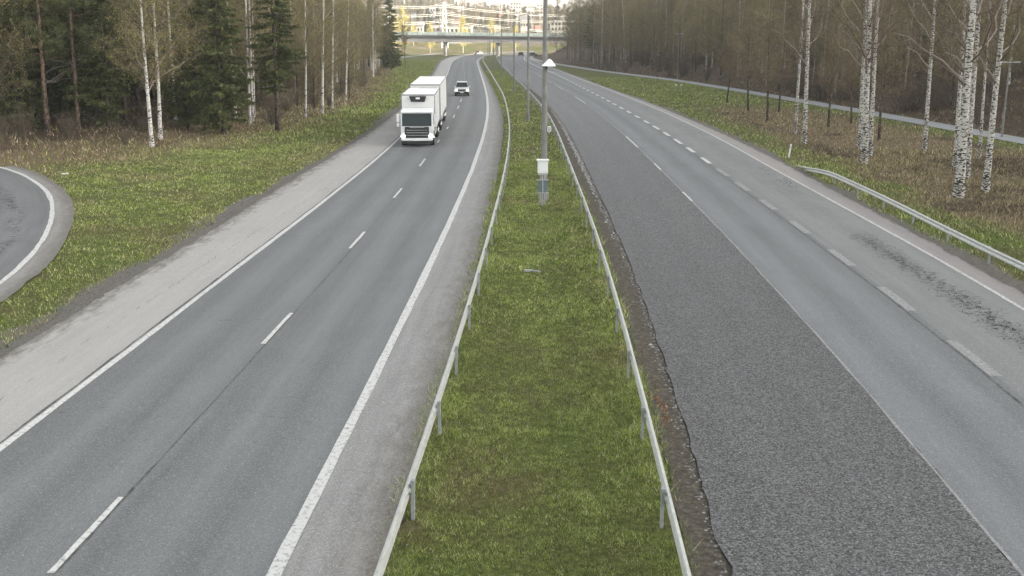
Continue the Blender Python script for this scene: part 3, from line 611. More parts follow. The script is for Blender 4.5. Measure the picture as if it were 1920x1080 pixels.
def make_tree(kind, H, r0, low, seed, dens=1.0, lean=0.0, mark=None, spread=1.0, green=.5):
    """returns trunk mesh, crown mesh"""
    global r3
    r3 = np.random.default_rng(seed)
    tr, cr = TM(), TM(); tl = trunk_line(H, .03 + .025 * (kind == 'bare'), 16)
    tl[:, 0] += lean * np.maximum(tl[:, 2], 0)
    zz = np.clip(tl[:, 2] / H, 0, 1); rad = r0 * ((1 - zz) ** .85 * .92 + .06); rad[0] *= 1.6; rad[1] *= 1.08
    if kind in ('birch', 'bare'):
        fork = r3.uniform(.35, .6) * H
    tr.tube(tl, rad, 9)
    if kind in ('birch', 'bare'):
        nb = int((46 if kind == 'birch' else 58) * dens)
        for i in range(nb):
            z = low + (H * .97 - low) * (i + r3.uniform(0, 1)) / nb; p0 = on(tl, z); az = r3.uniform(0, 6.28)
            up = r3.uniform(.7, 1.5) if kind == 'birch' else r3.uniform(.45, 1.3)
            L = ((H - z) * .30 + 1.0) * r3.uniform(.6, 1.1) * spread; m = 6; t = np.linspace(0, 1, m)
            dd = np.array([math.cos(az), math.sin(az), up]); dd /= np.linalg.norm(dd)
            pts = p0 + np.outer(t * L, dd) + np.cumsum(r3.normal(0, .035 * L, (m, 3)), 0) * (t[:, None] > 0)
            pts[:, 2] -= (.16 if kind == 'birch' else .05) * L * t ** 2.5; rb = min(.045, .010 + .009 * L) * (1 - t * .75)
            bc = (.15, .115, .09) if kind == 'birch' else (.17, .135, .10)
            cr.tube(pts, rb * (1.15 if dens < .8 else .9), 4, (np.array((.34, .30, .26)) if (kind == 'birch' and i % (3 if dens < .8 else 6) == 1) else np.array(bc)) * r3.uniform(.7, 1.25))
            ns = int((5 + L * 2.2) * 1.0)
            for j in range(ns):
                u = r3.uniform(.2, 1); q = np.array([np.interp(u, t, pts[:, k]) for k in range(3)])
                sd = dd * r3.uniform(.2, .9) + r3.normal(0, .55, 3); sd[2] += .25; sd /= np.linalg.norm(sd); l2 = L * r3.uniform(.18, .42)
                e = q + sd * l2; mid = (q + e) / 2 + r3.normal(0, .05 * l2, 3); cr.tube([q, mid, e], [.009, .007, .004], 3, np.array(bc) * r3.uniform(.6, 1.3))
                nt = 8; uu = r3.uniform(.1, 1, nt)[:, None]; A = q + (e - q) * uu
                D = r3.normal(0, .55, (nt, 3)) + sd * .7; D[:, 2] += (-.9 if kind == 'birch' else .15)
                tc = np.array([(.19, .145, .10), (.13, .105, .075), (.25, .195, .13)])[r3.integers(0, 3, nt)] * r3.uniform(.6, 1.3, (nt, 1))
                Lt = r3.uniform(.25, .75, nt); cr.twig(A, D, Lt, r3.uniform(.014, .024, nt), tc)
                nl = int(9 * green)
                if nl:
                    k = r3.integers(0, nt, nl); Dn = D[k] / np.linalg.norm(D[k], axis=1)[:, None]; B = A[k] + Dn * (Lt[k] * r3.uniform(.2, 1, nl))[:, None]
                    lc = np.array([(.36, .36, .08), (.26, .30, .06), (.30, .25, .11), (.48, .45, .12)])[r3.integers(0, 4, nl)]
                    cr.twig(B, r3.normal(0, 1, (nl, 3)), r3.uniform(.04, .085, nl), r3.uniform(.03, .06, nl), lc)
    elif kind == 'spruce':
        z = low
        while z < H * .98:
            nb = 6; k = (H - z) / H; Lm = (H * .20 * k ** .8 + .25) * spread
            if z < low + 2: Lm *= .55 + .2 * (z - low)
            for b in range(nb):
                az = r3.uniform(0, 6.28); L = Lm * r3.uniform(.65, 1.1); m = 6; t = np.linspace(0, 1, m); dx, dy = math.cos(az), math.sin(az)
                p0 = on(tl, z + r3.uniform(-.2, .2)); dz = -.30 * L * t + .20 * L * t ** 2
                pts = np.c_[p0[0] + dx * L * t, p0[1] + dy * L * t, p0[2] + dz + .03]; cr.tube(pts, .022 * (1 - t * .8), 3, (.05, .04, .03))
                ns = int(26 * L * dens) + 6; u = r3.uniform(.12, 1, ns) ** .85; q = np.stack([np.interp(u, t, pts[:, i]) for i in range(3)], 1)
                sgn = r3.choice([-1, 1], ns); D = np.c_[dx * .75 - dy * sgn * 1.0, dy * .75 + dx * sgn * 1.0, r3.uniform(-.85, .0, ns)] + r3.normal(0, .2, (ns, 3))
                Ls = (.18 + .34 * L * .4 * (1 - u * .6)) * r3.uniform(.7, 1.3, ns)
                c = np.array([(.048, .064, .022), (.08, .10, .034), (.135, .15, .052), (.085, .082, .036)])[r3.integers(0, 4, ns)] * r3.uniform(.7, 1.35, (ns, 1))
                cr.twig(q, D, Ls * 1.15, Ls * .30, c)
                h_ = q + D / np.linalg.norm(D, axis=1)[:, None] * (Ls * .45)[:, None]
                for rep in range(2): cr.twig(h_, D * .5 + r3.normal(0, .5, (ns, 3)) + np.array([0, 0, -.45]), Ls * .75, Ls * .22, c * 1.1)
            z += .36 + .012 * H * .5
    elif kind == 'pine':
        nb = int(34 * dens)
        for i in range(nb):
            f_ = (i + r3.uniform(0, 1)) / nb; z = low + (H - low) * f_; p0 = on(tl, z); az = r3.uniform(0, 6.28); dead = z < low + 1.5
            L = (1.1 + 2.3 * math.sin(math.pi * min(1, f_ * .85 + .15))) * r3.uniform(.6, 1.15) * spread; m = 6; t = np.linspace(0, 1, m)
            pts = p0 + np.outer(t * L, [math.cos(az), math.sin(az), r3.uniform(-.15, .5)]) + np.cumsum(r3.normal(0, .05 * L, (m, 3)), 0) * (t[:, None] > 0)
            cr.tube(pts, .035 * (1 - t * .7) + .004, 4, (.14, .09, .06) if not dead else (.16, .14, .12))
            if dead:
                q = pts[-1] + np.zeros((6, 3)); cr.twig(q, r3.normal(0, 1, (6, 3)), r3.uniform(.3, .7, 6), .02, (.12, .1, .09)); continue
            for j in range(int(7 + L * 5)):
                u = r3.uniform(.35, 1.05); q = np.array([np.interp(u, t, pts[:, k]) for k in range(3)]) + r3.normal(0, .22, 3) * (1.1 - u * .3); nn = 34
                D = r3.normal(0, 1, (nn, 3)); D[:, 2] += .35; c = np.array([(.06, .076, .028), (.09, .11, .04), (.14, .15, .06)])[r3.integers(0, 3, nn)] * r3.uniform(.7, 1.3, (nn, 1))
                cr.twig(q + r3.normal(0, .10, (nn, 3)), D, r3.uniform(.14, .30, nn), r3.uniform(.025, .05, nn), c)
    elif kind == 'leafy':
        nb = int(40 * dens)
        for i in range(nb):
            f_ = (i + .5) / nb; z = low + (H * .98 - low) * f_; p0 = on(tl, z); az = r3.uniform(0, 6.28); L = (.5 + (H - z) * .16 + .9 * math.sin(math.pi * f_)) * r3.uniform(.6, 1.15) * spread; t = np.linspace(0, 1, 5)
            pts = p0 + np.outer(t * L, [math.cos(az) * .8, math.sin(az) * .8, .7]); cr.tube(pts, .03 * (1 - t * .7), 3, (.3, .27, .2))
            nn = int(70 * L); u = r3.uniform(.2, 1.1, nn); q = np.stack([np.interp(u, t, pts[:, k]) for k in range(3)], 1) + r3.normal(0, .28, (nn, 3)); q[:, 2] -= r3.uniform(0, .9, nn)
            c = np.array([(.56, .48, .12), (.46, .42, .12), (.36, .35, .11), (.62, .54, .18)])[r3.integers(0, 4, nn)]
            cr.twig(q, r3.normal(0, 1, (nn, 3)), r3.uniform(.12, .26, nn), r3.uniform(.08, .16, nn), c)
    elif kind == 'shrub':
        for i in range(int(26 * dens)):
            az = r3.uniform(0, 6.28); L = H * r3.uniform(.6, 1.05); m = 6; t = np.linspace(0, 1, m); sp_ = r3.uniform(.1, .7)
            pts = np.outer(t * L, [math.cos(az) * sp_, math.sin(az) * sp_, 1]) + np.cumsum(r3.normal(0, .03 * L, (m, 3)), 0) * (t[:, None] > 0) + np.array([r3.normal(0, .25), r3.normal(0, .25), -.1])
            bc = np.array((.10, .08, .062)) * r3.uniform(.7, 1.5); cr.tube(pts, (.022 + .004 * H) * (1 - t * .8), 4, bc)
            ns = int(12 * L / 2); u = r3.uniform(.25, 1, ns); q = np.stack([np.interp(u, t, pts[:, k]) for k in range(3)], 1); D = r3.normal(0, .6, (ns, 3)); D[:, 2] += .9; Ls = r3.uniform(.3, .9, ns); cr.twig(q, D, Ls, .018, bc * 1.1)
            for rep in range(3):
                e = q + D / np.linalg.norm(D, axis=1)[:, None] * (Ls * r3.uniform(.2, .9, ns))[:, None]; D2 = D + r3.normal(0, .8, (ns, 3)); cr.twig(e, D2, Ls * .6, .012, bc * r3.uniform(.8, 1.4))
            nl = int(ns * 2 * green); 
            if nl:
                k = r3.integers(0, ns, nl); cr.twig(q[k] + r3.normal(0, .2, (nl, 3)), r3.normal(0, 1, (nl, 3)), .08, .05, np.array([(.13, .13, .05), (.16, .13, .08), (.09, .10, .03)])[r3.integers(0, 3, nl)])
        return None, cr.mesh('crown')
    return tr.mesh('trunk'), cr.mesh('crown')
VAR = {}
def variants(key, n_, bark_, **k):
    VAR[key] = []
    for i in range(n_):
        kk = dict(k); kk['H'] = k['H'] * (1 + .12 * (i - (n_ - 1) / 2)); t, c = make_tree(seed=hash_(key) + i * 7, **kk)
        if t: t.materials.append(M[bark_])
        c.materials.append(M['blade']); VAR[key].append((t, c))
def hash_(s_): return sum(ord(ch) * (i + 3) for i, ch in enumerate(s_))
variants('birch', 4, 'bark_birch', kind='birch', H=19, r0=.16, low=3.6, green=1.7, dens=1.2)
variants('birch_big', 3, 'bark_birch_rough', kind='birch', H=20, r0=.22, low=5.2, green=.15, dens=.7)
variants('bare', 5, 'bark_pale', kind='bare', H=17, r0=.14, low=2.6, green=1.4, dens=1.15)
variants('bare_dark', 4, 'bark_spruce', kind='bare', H=14, r0=.12, low=1.6, green=1.7, dens=1.2, spread=1.15)
variants('sapling', 3, 'bark_spruce', kind='bare', H=8.5, r0=.11, low=2.6, green=.4, dens=.9, spread=1.1)
variants('spruce', 4, 'bark_spruce', kind='spruce', H=18, r0=.2, low=3.6)
variants('spruce_low', 3, 'bark_spruce', kind='spruce', H=13, r0=.16, low=.8, spread=1.15)
variants('pine', 4, 'bark_pine', kind='pine', H=19, r0=.21, low=3.5, dens=1.35)
variants('gold', 3, 'bark_birch', kind='leafy', H=17, r0=.15, low=2.5)
variants('shrub', 4, None, kind='shrub', H=2.6, r0=0, low=0, green=.8)
CATS = dict(birch='birch tree', birch_big='birch tree', bare='bare tree', bare_dark='bare tree', sapling='young tree', spruce='spruce tree', spruce_low='spruce tree', pine='pine tree', gold='golden birch', shrub='shrub')
NAMES = dict(birch='birch_tree', birch_big='birch_tree', bare='bare_tree', bare_dark='bare_tree', sapling='young_tree', spruce='spruce_tree', spruce_low='spruce_tree', pine='pine_tree', gold='birch_tree', shrub='shrub')
TREES = []
def plant(key, p, label, group=None, s_=1.0, vi=None, rz=None, tilt=(0, 0), cat=None, sr=1.0):
    t, c = VAR[key][vi if vi is not None else rng.integers(0, len(VAR[key]))]
    if t is None:
        o = link(NAMES[key], c, []); tag(o, label, cat or CATS[key], group)
    else:
        o = bpy.data.objects.new(NAMES[key], None); COL.objects.link(o); o.empty_display_size = .3; tag(o, label, cat or CATS[key], group)
        for nm, me in (('trunk', t), ('crown', c)):
            ch = bpy.data.objects.new(nm, me); COL.objects.link(ch); ch.parent = o
    o.location = p; o.rotation_euler = (tilt[0], tilt[1], rng.uniform(0, 6.28) if rz is None else rz); o.scale = (s_ * sr, s_ * sr, s_)
    TREES.append((p[0], p[1])); return o
def tp(key, px, py, label, group=None, s_=1.0, px_top=None, **k):
    """tree whose foot stands on the ground where the photograph shows it; leaning by px_top at the frame's upper edge"""
    q = ground_hit(px, py)
    tilt = k.pop('tilt', (0, 0))
    if px_top is not None:
        top = at(px_top[0], px_top[1], q.y); tilt = (0, math.atan2(top.x - q.x, top.z - q.z)); k['rz'] = 0.0
    return plant(key, q, label, group, s_, tilt=tilt, **k)
# named trees on the left, by their feet
tp('birch', 285, 276, 'slim white birch at the grass edge before dark spruces, nearer of a pair', s_=1.0, vi=0, px_top=(265, 0))
tp('birch', 301, 261, 'slim white birch just behind and right of the nearest birch of the left wood', vi=1, px_top=(289, 0))
tp('birch', 469, 235, 'white birch, front stem of the tight clump of three in the left wood', vi=2, px_top=(462, 0), sr=.8)
tp('birch', 474, 229, 'white birch, middle stem of the tight clump of three in the left wood', vi=3, px_top=(466, 0), sr=.7)
tp('birch', 477, 222, 'thin pale birch, rear stem of the tight clump of three in the left wood', vi=0, px_top=(474, 0), sr=.55)
tp('birch', 573, 221, 'thin white birch behind the dark spruce trunk, first of the row along the left verge', vi=1, px_top=(573, 0), sr=.7)
tp('birch', 604, 214, 'thick black-flecked birch in the middle of the row along the left verge', vi=2, px_top=(608, 0), sr=.95)
tp('birch', 623, 205, 'thin white birch right beside the thick black-flecked one on the left verge', vi=3, px_top=(624, 0), sr=.65)
tp('birch', 648, 190, 'slightly leaning birch with a dark twin stem behind it, left wood edge', vi=0, px_top=(655, 0), sr=.75)
tp('birch', 700, 144, 'tall bright birch at the far end of the left wood near the lone spruce', vi=1, px_top=(701, 0), sr=1.0)
tp('birch', 704, 137, 'thin birch half hidden behind the tall bright one in the left wood', vi=2, px_top=(706, 0), sr=.7)
tp('spruce', 521, 246, 'grey-trunked spruce with drooping dead lower branches between the birches of the left wood', vi=1, s_=1.0, sr=.95)
tp('spruce_low', 420, 253, 'dense dark spruce with branches almost to the ground left of the birch clump', vi=1, s_=1.1)
tp('spruce_low', 353, 243, 'small dark spruce behind the pair of slim birches', vi=0, s_=.85)
tp('spruce_low', 373, 226, 'dark spruce deeper in the wood behind the dense one', vi=2, s_=1.15)
tp('spruce', 320, 215, 'tall dark spruce behind the nearest white birches', vi=0, s_=1.05)
tp('pine', 91, 254, 'tall pine with grey crooked trunk at the far left wood edge', vi=0, px_top=(66, 0))
tp('pine', 148, 249, 'pine with orange upper trunk at the left wood edge', vi=1, px_top=(131, 0), sr=.85)
tp('pine', 12, 196, 'grey pine trunk at the left border of the picture', vi=2, px_top=(0, 0), sr=1.2)
tp('pine', 62, 196, 'dark pine trunk standing before the pale side road', vi=3, s_=1.0, sr=1.1)
tp('pine', 88, 188, 'dark pine just right of the trunk before the pale side road', vi=1, s_=1.0)
tp('spruce', 205, 240, 'slender spruce with sparse lower branches right of the orange-trunked pine', vi=2, s_=.8)
tp('spruce', 236, 225, 'dark spruce half hidden in the shade left of the white birch pair', vi=3, s_=.9)
tp('spruce', 30, 225, 'big dark spruce filling the upper left corner', vi=1, s_=1.1)
for i, (px, py, s_) in enumerate([(490, 178, .9), (558, 200, .8), (590, 205, .8), (640, 176, .9), (655, 186, .7), (720, 128, .8)]):
    tp('bare_dark', px, py, ['dark slender trunk right of the drooping spruce, deep in shade', 'dark thin trunk just left of the first verge birch', 'dark thin trunk between two verge birches', 'dark trunk left of the leaning verge birch', 'dark twin trunk behind the leaning verge birch', 'grey leafless tree beside the lone spruce at the end of the left wood'][i], s_=s_)
tp('spruce_low', 733, 131, 'lone dark spruce with ragged outline at the end of the left wood, before the overpass', vi=2, s_=1.25, sr=.8)
tp('spruce_low', 722, 128, 'smaller spruce crowding the left side of the lone ragged spruce', vi=0, s_=.8, sr=.9)
tp('sapling', 760, 128, 'thin dark leafless sapling on the open grass left of the truck, before the overpass', vi=0, s_=1.35, sr=.5)
for px, py, k, s_, lab in [(38, 246, 'spruce_low', 1.0, 'bushy spruce near the ramp at the left border'), (185, 238, 'spruce_low', 1.15, 'bushy green spruce between the orange-trunked pine and the slim birches'), (118, 222, 'spruce_low', 1.1, 'bushy spruce between the two leaning pines'), (442, 222, 'birch', .9, 'leafing yellow-green birch behind the dense spruce'), (330, 232, 'birch', .85, 'leafing yellow-green birch right behind the slim birch pair')]:
    tp(k, px, py, lab, s_=s_)
# named trees on the right
RB_ = [(1491,252,(1508,0),.62,'rear birch of the leaning pair behind the white marker post'),(1508,270,(1518,0),.78,'front birch of the leaning pair behind the white marker post'),
 (1611,279,(1622,60),.7,'left stem of the cluster of three birches in the brown grass'),(1620,307,(1634,0),1.0,'thick flecked middle birch of the cluster of three in the brown grass'),(1631,293,(1646,0),.72,'right rear stem of the cluster of three birches in the brown grass'),
 (1733,284,(1754,0),.72,'single thin birch with one raised side branch, standing alone on the brown grass'),(1790,316,(1812,0),.7,'left rear birch of the thick cluster near the right border'),
 (1797,373,(1824,0),1.15,'thickest birch with rough black bark in the cluster near the right border'),(1812,335,(1838,0),.75,'right rear birch of the thick cluster near the right border'),
 (1836,298,(1858,0),.5,'slender birch standing behind, between the thick cluster and the rightmost birch'),(1847,362,(1884,0),.85,'rightmost birch with broken forked top, on the brown grass')]
for i, (px, py, tpx, sr, lab) in enumerate(RB_): tp('birch_big', px, py, lab, vi=i % 3, px_top=tpx, sr=sr, s_=1.0)
for (px, py, s_, lab) in [(1363,194,1.0,'small dark leafless tree, first of the row on the green verge by the path'),(1402,208,1.05,'small dark leafless tree, second of the row by the path'),(1438,229,1.1,'small dark leafless tree standing nearest the road in the row by the path'),
  (1460,210,.95,'small dark tree close to the path right of the row'),(1553,238,1.0,'young dark tree just right of the leaning birch pair'),(1596,232,.95,'young dark tree left of the cluster of three birches'),(1648,264,1.1,'young dark tree right of the cluster of three birches')]:
    tp('sapling', px, py, lab, s_=s_)
FR = [(1070,114,.8),(1083,113,1.1),(1117,101,.8),(1135,105,1.1),(1165,118,1.15),(1174,118,1.15),(1179,106,1.0),(1186,111,.8),(1222,112,1.1),(1227,115,1.2),(1247,116,1.1),(1262,108,.9),(1310,114,1.0),(1323,149,1.2),(1341,97,1.2)]
FT = {1165: (1155, 0), 1174: (1165, 0), 1179: (1174, 0)}
for px, py, sr in FR: tp('bare', px, py, 'pale straight trunk in the leafless wood on the slope beyond the path', 'pale trunks of the wood beyond the path', sr=sr, s_=1.1, px_top=FT.get(px, (px + (px - 960) * .012, 0)))
for px, py in [(1205,125),(1236,125),(1304,136)]: tp('sapling', px, py, 'thin dark young tree at the foot of the wooded slope beyond the path', 'young dark trees at the foot of the slope', s_=.9)
# fill of the woods: real, separate trees
def free(x, y, dmin):
    return all((x - a) ** 2 + (y - b) ** 2 > dmin * dmin for a, b in TREES)
def infill(n_, fx, mix, label, group, dmin, y0, y1, s0=.8, s1=1.2, pw=1.0):
    c = 0; tries = 0
    while c < n_ and tries < 20000:
        tries += 1; y = y0 + (y1 - y0) * rng.uniform() ** pw; x = fx(y)
        px = 960 + F * x / (y * CP + 9 * SP)
        if not (-160 < px < 2080) or not free(x, y, dmin): continue
        k = mix[int(rng.integers(0, len(mix)))]; lab = label[CATS[k]]
        plant(k, gp(x, y, -.05), lab, group + {'spruce tree': ', spruces', 'birch tree': ', birches', 'pine tree': ', pines', 'bare tree': ', leafless trees', 'shrub': ', shrubs', 'young tree': ', young trees'}[CATS[k]], rng.uniform(s0, s1), tilt=(rng.normal(0, .02), rng.normal(0, .02))); c += 1
LL = {'spruce tree': 'dark green spruce in the shade of the left wood', 'birch tree': 'thin pale birch deeper in the left wood', 'pine tree': 'pine with bare trunk in the left wood', 'bare tree': 'brown leafless tree deeper in the left wood', 'shrub': 'low leafless shrub on the floor of the left wood', 'young tree': 'leafless young tree in the left wood'}
LR = {'spruce tree': 'dark spruce among leafless trees on the right slope', 'birch tree': 'thin pale birch on the wooded slope beyond the path', 'pine tree': 'pine on the wooded slope beyond the path', 'bare tree': 'brown leafless tree in the wood beyond the path', 'shrub': 'leafless shrub on the slope beyond the path', 'young tree': 'leafless young tree in the wood beyond the path'}
infill(85, lambda y: Xfor(y) - 13 - abs(rng.normal(0, 14)), ['spruce', 'spruce_low', 'bare_dark', 'pine', 'spruce'], LL, 'trees of the left wood', 2.6, 72, 135)
infill(155, lambda y: Xfor(y) - 7 + 5 * smooth(130, 200, y) - abs(rng.normal(0, 18)), ['bare', 'bare_dark', 'birch', 'spruce', 'bare'], LL, 'trees of the left wood', 2.4, 100, 340, .7, 1.1)
infill(40, lambda y: Xfor(y) - 1.0 - rng.uniform(0, 22), ['shrub'], LL, 'undergrowth of the left wood', 1.6, 75, 210, .5, 1.0)
infill(235, lambda y: Xpath(y) + 5 + abs(rng.normal(0, 20)), ['bare', 'bare_dark', 'bare', 'bare', 'birch', 'spruce', 'bare_dark'], LR, 'trees of the wood beyond the path', 2.2, 75, 345, .75, 1.2)
infill(110, lambda y: Xpath(y) + 2.5 + rng.uniform(0, 22), ['shrub'], LR, 'undergrowth beyond the path', 1.5, 80, 260, .6, 1.5)

# far trees beyond and behind: joined low-detail woods, which read as one mass
def lowtree(kind, H, seed):
    global r3
    r3 = np.random.default_rng(seed); t = TM(); t.tube(trunk_line(H, .05, 6), np.linspace(.16, .03, 6), 4, (.16, .14, .12) if kind != 'spruce' else (.05, .04, .03)); nn = 420
    z = r3.uniform(.12 if kind == 'spruce' else .2, 1, nn); rr = (H * .15 * (1 - z) + .15) if kind == 'spruce' else H * .13 * np.sin(np.pi * np.clip(z * .9 + .05, 0, 1)) ** .6
    a = r3.uniform(0, 6.28, nn); ra = rr * r3.uniform(.2, 1, nn); A = np.c_[np.cos(a) * ra, np.sin(a) * ra, z * H]
    if kind == 'spruce':
        c = np.array([(.024, .034, .016), (.04, .05, .024), (.055, .065, .03)])[r3.integers(0, 3, nn)]; D = np.c_[np.cos(a), np.sin(a), -.6 * np.ones(nn)]; t.twig(A * [.6, .6, 1], D, r3.uniform(.7, 1.5, nn), r3.uniform(.3, .6, nn), c)
    else:
        c = np.array([(.12, .09, .065), (.10, .085, .05), (.15, .12, .08), (.12, .12, .05)])[r3.integers(0, 4, nn)]; D = np.c_[np.cos(a), np.sin(a), r3.uniform(0, 1.8, nn)]; t.twig(A, D, r3.uniform(.8, 2.0, nn), r3.uniform(.06, .16, nn), c)
    return np.vstack(t.V), np.vstack(t.Q), np.vstack(t.T), np.vstack(t.C)
LOW = [lowtree('spruce', 14, 1), lowtree('spruce', 11, 2), lowtree('bare', 14, 3), lowtree('bare', 12, 4), lowtree('bare', 15, 5)]
def mass(name, pts, pick):
    Vs, Qs, Ts, Cs = [], [], [], []; n0 = 0
    for (x, y) in pts:
        V, Q_, T_, C_ = LOW[pick()]; a = rng.uniform(0, 6.28); s_ = rng.uniform(.75, 1.25); ca, sa = math.cos(a) * s_, math.sin(a) * s_
        Vs.append(np.c_[V[:, 0] * ca - V[:, 1] * sa + x, V[:, 0] * sa + V[:, 1] * ca + y, V[:, 2] * s_ + float(Tz(x, y)) - .3]); Qs.append(Q_ + n0); Ts.append(T_ + n0); Cs.append(C_ * rng.uniform(.7, 1.3)); n0 += len(V)
    C_ = np.vstack(Cs); o = link(name, mesh_np(name, np.vstack(Vs), [np.vstack(Qs), np.vstack(Ts)], col=np.c_[C_, np.ones(len(C_))]), M['blade']); o['kind'] = 'stuff'; return o
pts = []
while len(pts) < 420:
    y = rng.uniform(70, 380); x = Xfor(y) - rng.uniform(30, 120)
    if 960 + F * x / y > -250: pts.append((x, y))
mass('forest', pts, lambda: int(rng.choice([0, 1, 2, 3, 4], p=[.3, .25, .15, .15, .15])))
pts = []
while len(pts) < 560:
    y = rng.uniform(75, 400); x = Xpath(y) + rng.uniform(34, 130) * (1 if y < 330 else .8)
    if 960 + F * x / y < 2300: pts.append((x, y))
mass('forest', pts, lambda: int(rng.choice([0, 1, 2, 3, 4], p=[.10, .10, .3, .25, .25])))
pts = []
while len(pts) < 900:
    y = 620 + 520 * rng.uniform() ** .8; x = rng.uniform(-.17, .12) * y
    if wav(x, y, 90, 1) > -.25 or y > 960: pts.append((x, y))
mass('hillside_woods', pts, lambda: int(rng.choice([0, 1, 2, 3, 4], p=[.2, .2, .2, .2, .2])))

# ------------------------------------------------------------------ overpass
br = thing('overpass', 'long grey concrete road bridge with greenish see-through railing crossing both carriageways', 'bridge', (0, 418, -4.3))
zt = lambda x: -.35 - .012 * (x + 10)
def slab(b, x0, x1, y0, y1, za, zb, mi=0):
    v = [b.b.verts.new((x, y, zt(x) + z)) for x in (x0, x1) for y, z in ((y0, za), (y1, za), (y1, zb), (y0, zb))]
    for f in ((0, 1, 2, 3), (4, 7, 6, 5), (0, 4, 5, 1), (1, 5, 6, 2), (2, 6, 7, 3), (3, 7, 4, 0)): b.b.faces.new([v[i] for i in f]).material_index = mi
b = MB(); slab(b, -56, 34, -5.2, 5.2, -.25, .25); b.build('deck', M['dkconc'], br)
b = MB(); slab(b, -55, 33, -4.1, 4.1, -2.3, -.252); b.build('girder', M['concrete'], br)
b = MB()
for s_ in (-1, 1):
    slab(b, -56, 34, s_ * 4.95 - .02, s_ * 4.95 + .02, .35, 1.35)
b.build('railing', M['greenrail'], br)
b = MB()
for s_ in (-1, 1):
    slab(b, -56, 34, s_ * 4.95 - .05, s_ * 4.95 + .05, 1.352, 1.44)
    for x in np.arange(-55.5, 34, 2.0): slab(b, x, x + .09, s_ * 4.95 - .12, s_ * 4.95 - .05, .25, 1.35)
b.build('handrail', M['metal'], br)
for px in (835, 934, 1021):
    q = at(px, 100, 416); 
    for dy in (-2.2, 2.2):
        bb = MB(); bb.cyl((q.x, dy, zt(q.x) - 8.6), (q.x, dy, zt(q.x) - 2.75), .62, .62, 20); bb.build('pier', M['concrete'], br, True)
    bb = MB(); bb.box((q.x, 0, zt(q.x) - 2.52), (1.5, 6.6, .42)); bb.build('bearing', M['dkconc'], br)

# ------------------------------------------------------------------ lamp posts
def median_pole(px, py, label, H=9.6, r=.13, lamp=True, group=None, y=None):
    q = unp(px, py); t = thing('lamp_post', label, 'lamp post', (q[0], q[1], -float(hroad(q[1]))), 0, group)
    b = MB(); b.cyl((0, 0, -.3), (0, 0, H), r, r * .62, 14); b.cyl((0, 0, 0), (0, 0, .5), r * 1.5, r * 1.3, 14); b.build('post', M['pole'], t, True)
    if lamp:
        b = MB(); b.cyl((-.55, 0, H + .1), (.55, 0, H + .1), .03, None, 8); b.cyl((0, 0, H - .1), (0, 0, H + .14), .06, None, 8); b.build('arm', M['metal'], t)
        for s_ in (-1, 1):
            b = MB(); b.box((s_ * .85, 0, H + .12), (.62, .24, .1), (0, -s_ * .12, 0), bev=.03); b.build('lamp_head', M['metal'], t)
    return t
main = median_pole(1020, 375, 'nearest and thickest grey lamp post, rising out of the frame behind the white cabinet', 10.6, .165)
for (px, py, r, lab) in [(990, 228, .14, 'second grey lamp post of the median row, between the white cabinet and the overpass'), (964, 173, .13, 'third lamp post of the median row, thinner with the distance'), (940, 143, .12, 'fourth lamp post of the median row'),
                         (925.5, 127, .11, 'fifth lamp post of the median row, before the middle bridge pier'), (918, 117, .11, 'sixth lamp post of the median row, close to the bridge'), (915, 112, .11, 'seventh and farthest lamp post of the median row')]:
    median_pole(px, py, lab, r=r)
def hood_and_box():
    q = main.location
    z = float(at(1029, 118, q.y).z) - q.z
    t = thing('sensor_hood', 'white pyramid-shaped hood fixed to the nearest lamp post', 'sensor hood', (q.x + .17, q.y - .2, q.z + z))
    b = MB(); v = [b.b.verts.new(p) for p in [(-.36, -.26, -.13), (.32, -.3, -.15), (.36, .22, -.13), (-.3, .24, -.13), (.0, -.06, .2), (.13, .02, .17)]]
    for f in ((0, 1, 4), (1, 5, 4), (1, 2, 5), (2, 3, 5), (3, 4, 5), (3, 0, 4), (0, 3, 2, 1)): b.b.faces.new([v[i] for i in f])
    b.build('cover', M['whitebox'], t); b = MB(); b.cyl((-.1, .05, -.3), (-.1, .05, -.12), .05, None, 10); b.cyl((-.12, .0, -.22), (-.12, .3, -.22), .02, None, 6); b.build('bracket', M['dkgrey'], t)
    z = float(at(1028, 242, q.y).z) - q.z
    t = thing('sensor_box', 'small white box with a cable stub on the right side of the nearest lamp post', 'sensor box', (q.x + .23, q.y - .05, q.z + z))
    b = MB(); b.box((0, 0, 0), (.19, .14, .28), bev=.02); b.build('housing', M['whitebox'], t); b = MB(); b.box((0, -.078, 0), (.15, .012, .23), bev=.004); b.build('lid', M['ltgrey'], t)
    b = MB(); b.cyl((0, 0, -.24), (0, 0, -.14), .025, None, 8); b.cyl((-.2, 0, .05), (-.09, 0, .05), .02, None, 6); b.build('cable_gland', M['metal'], t)
hood_and_box()
q = unp(1017, 385); pxm = 39.8
t = thing('control_cabinet', 'white metal control cabinet on a post in the grass median, sloping lid', 'cabinet', (q[0], q[1] - .15, -float(hroad(q[1]))))
b = MB(); b.box((0, 0, 1.92), (.50, .30, .58), bev=.012); b.build('housing', M['whitebox'], t)
b = MB(); b.box((0, 0, 2.245), (.60, .42, .06), bev=.012); b.build('lid', M['white'], t)
b = MB(); b.box((0, -.158, 1.95), (.43, .016, .48), bev=.005); dr = b.build('door', M['white'], t)
for z in (1.78, 2.12):
    b = MB(); b.cyl((-.185, -.176, z), (-.185, -.166, z), .013, None, 8); b.build('lock', M['black'], dr)
b = MB(); b.box((0, 0, 1.585), (.46, .26, .09)); b.build('plinth', M['ltgrey'], t)
for x in (-.10, .10):
    b = MB(); b.cyl((x, .02, -.2), (x, .02, 1.54), .028, None, 10); b.build('leg', M['metal'], t, True)
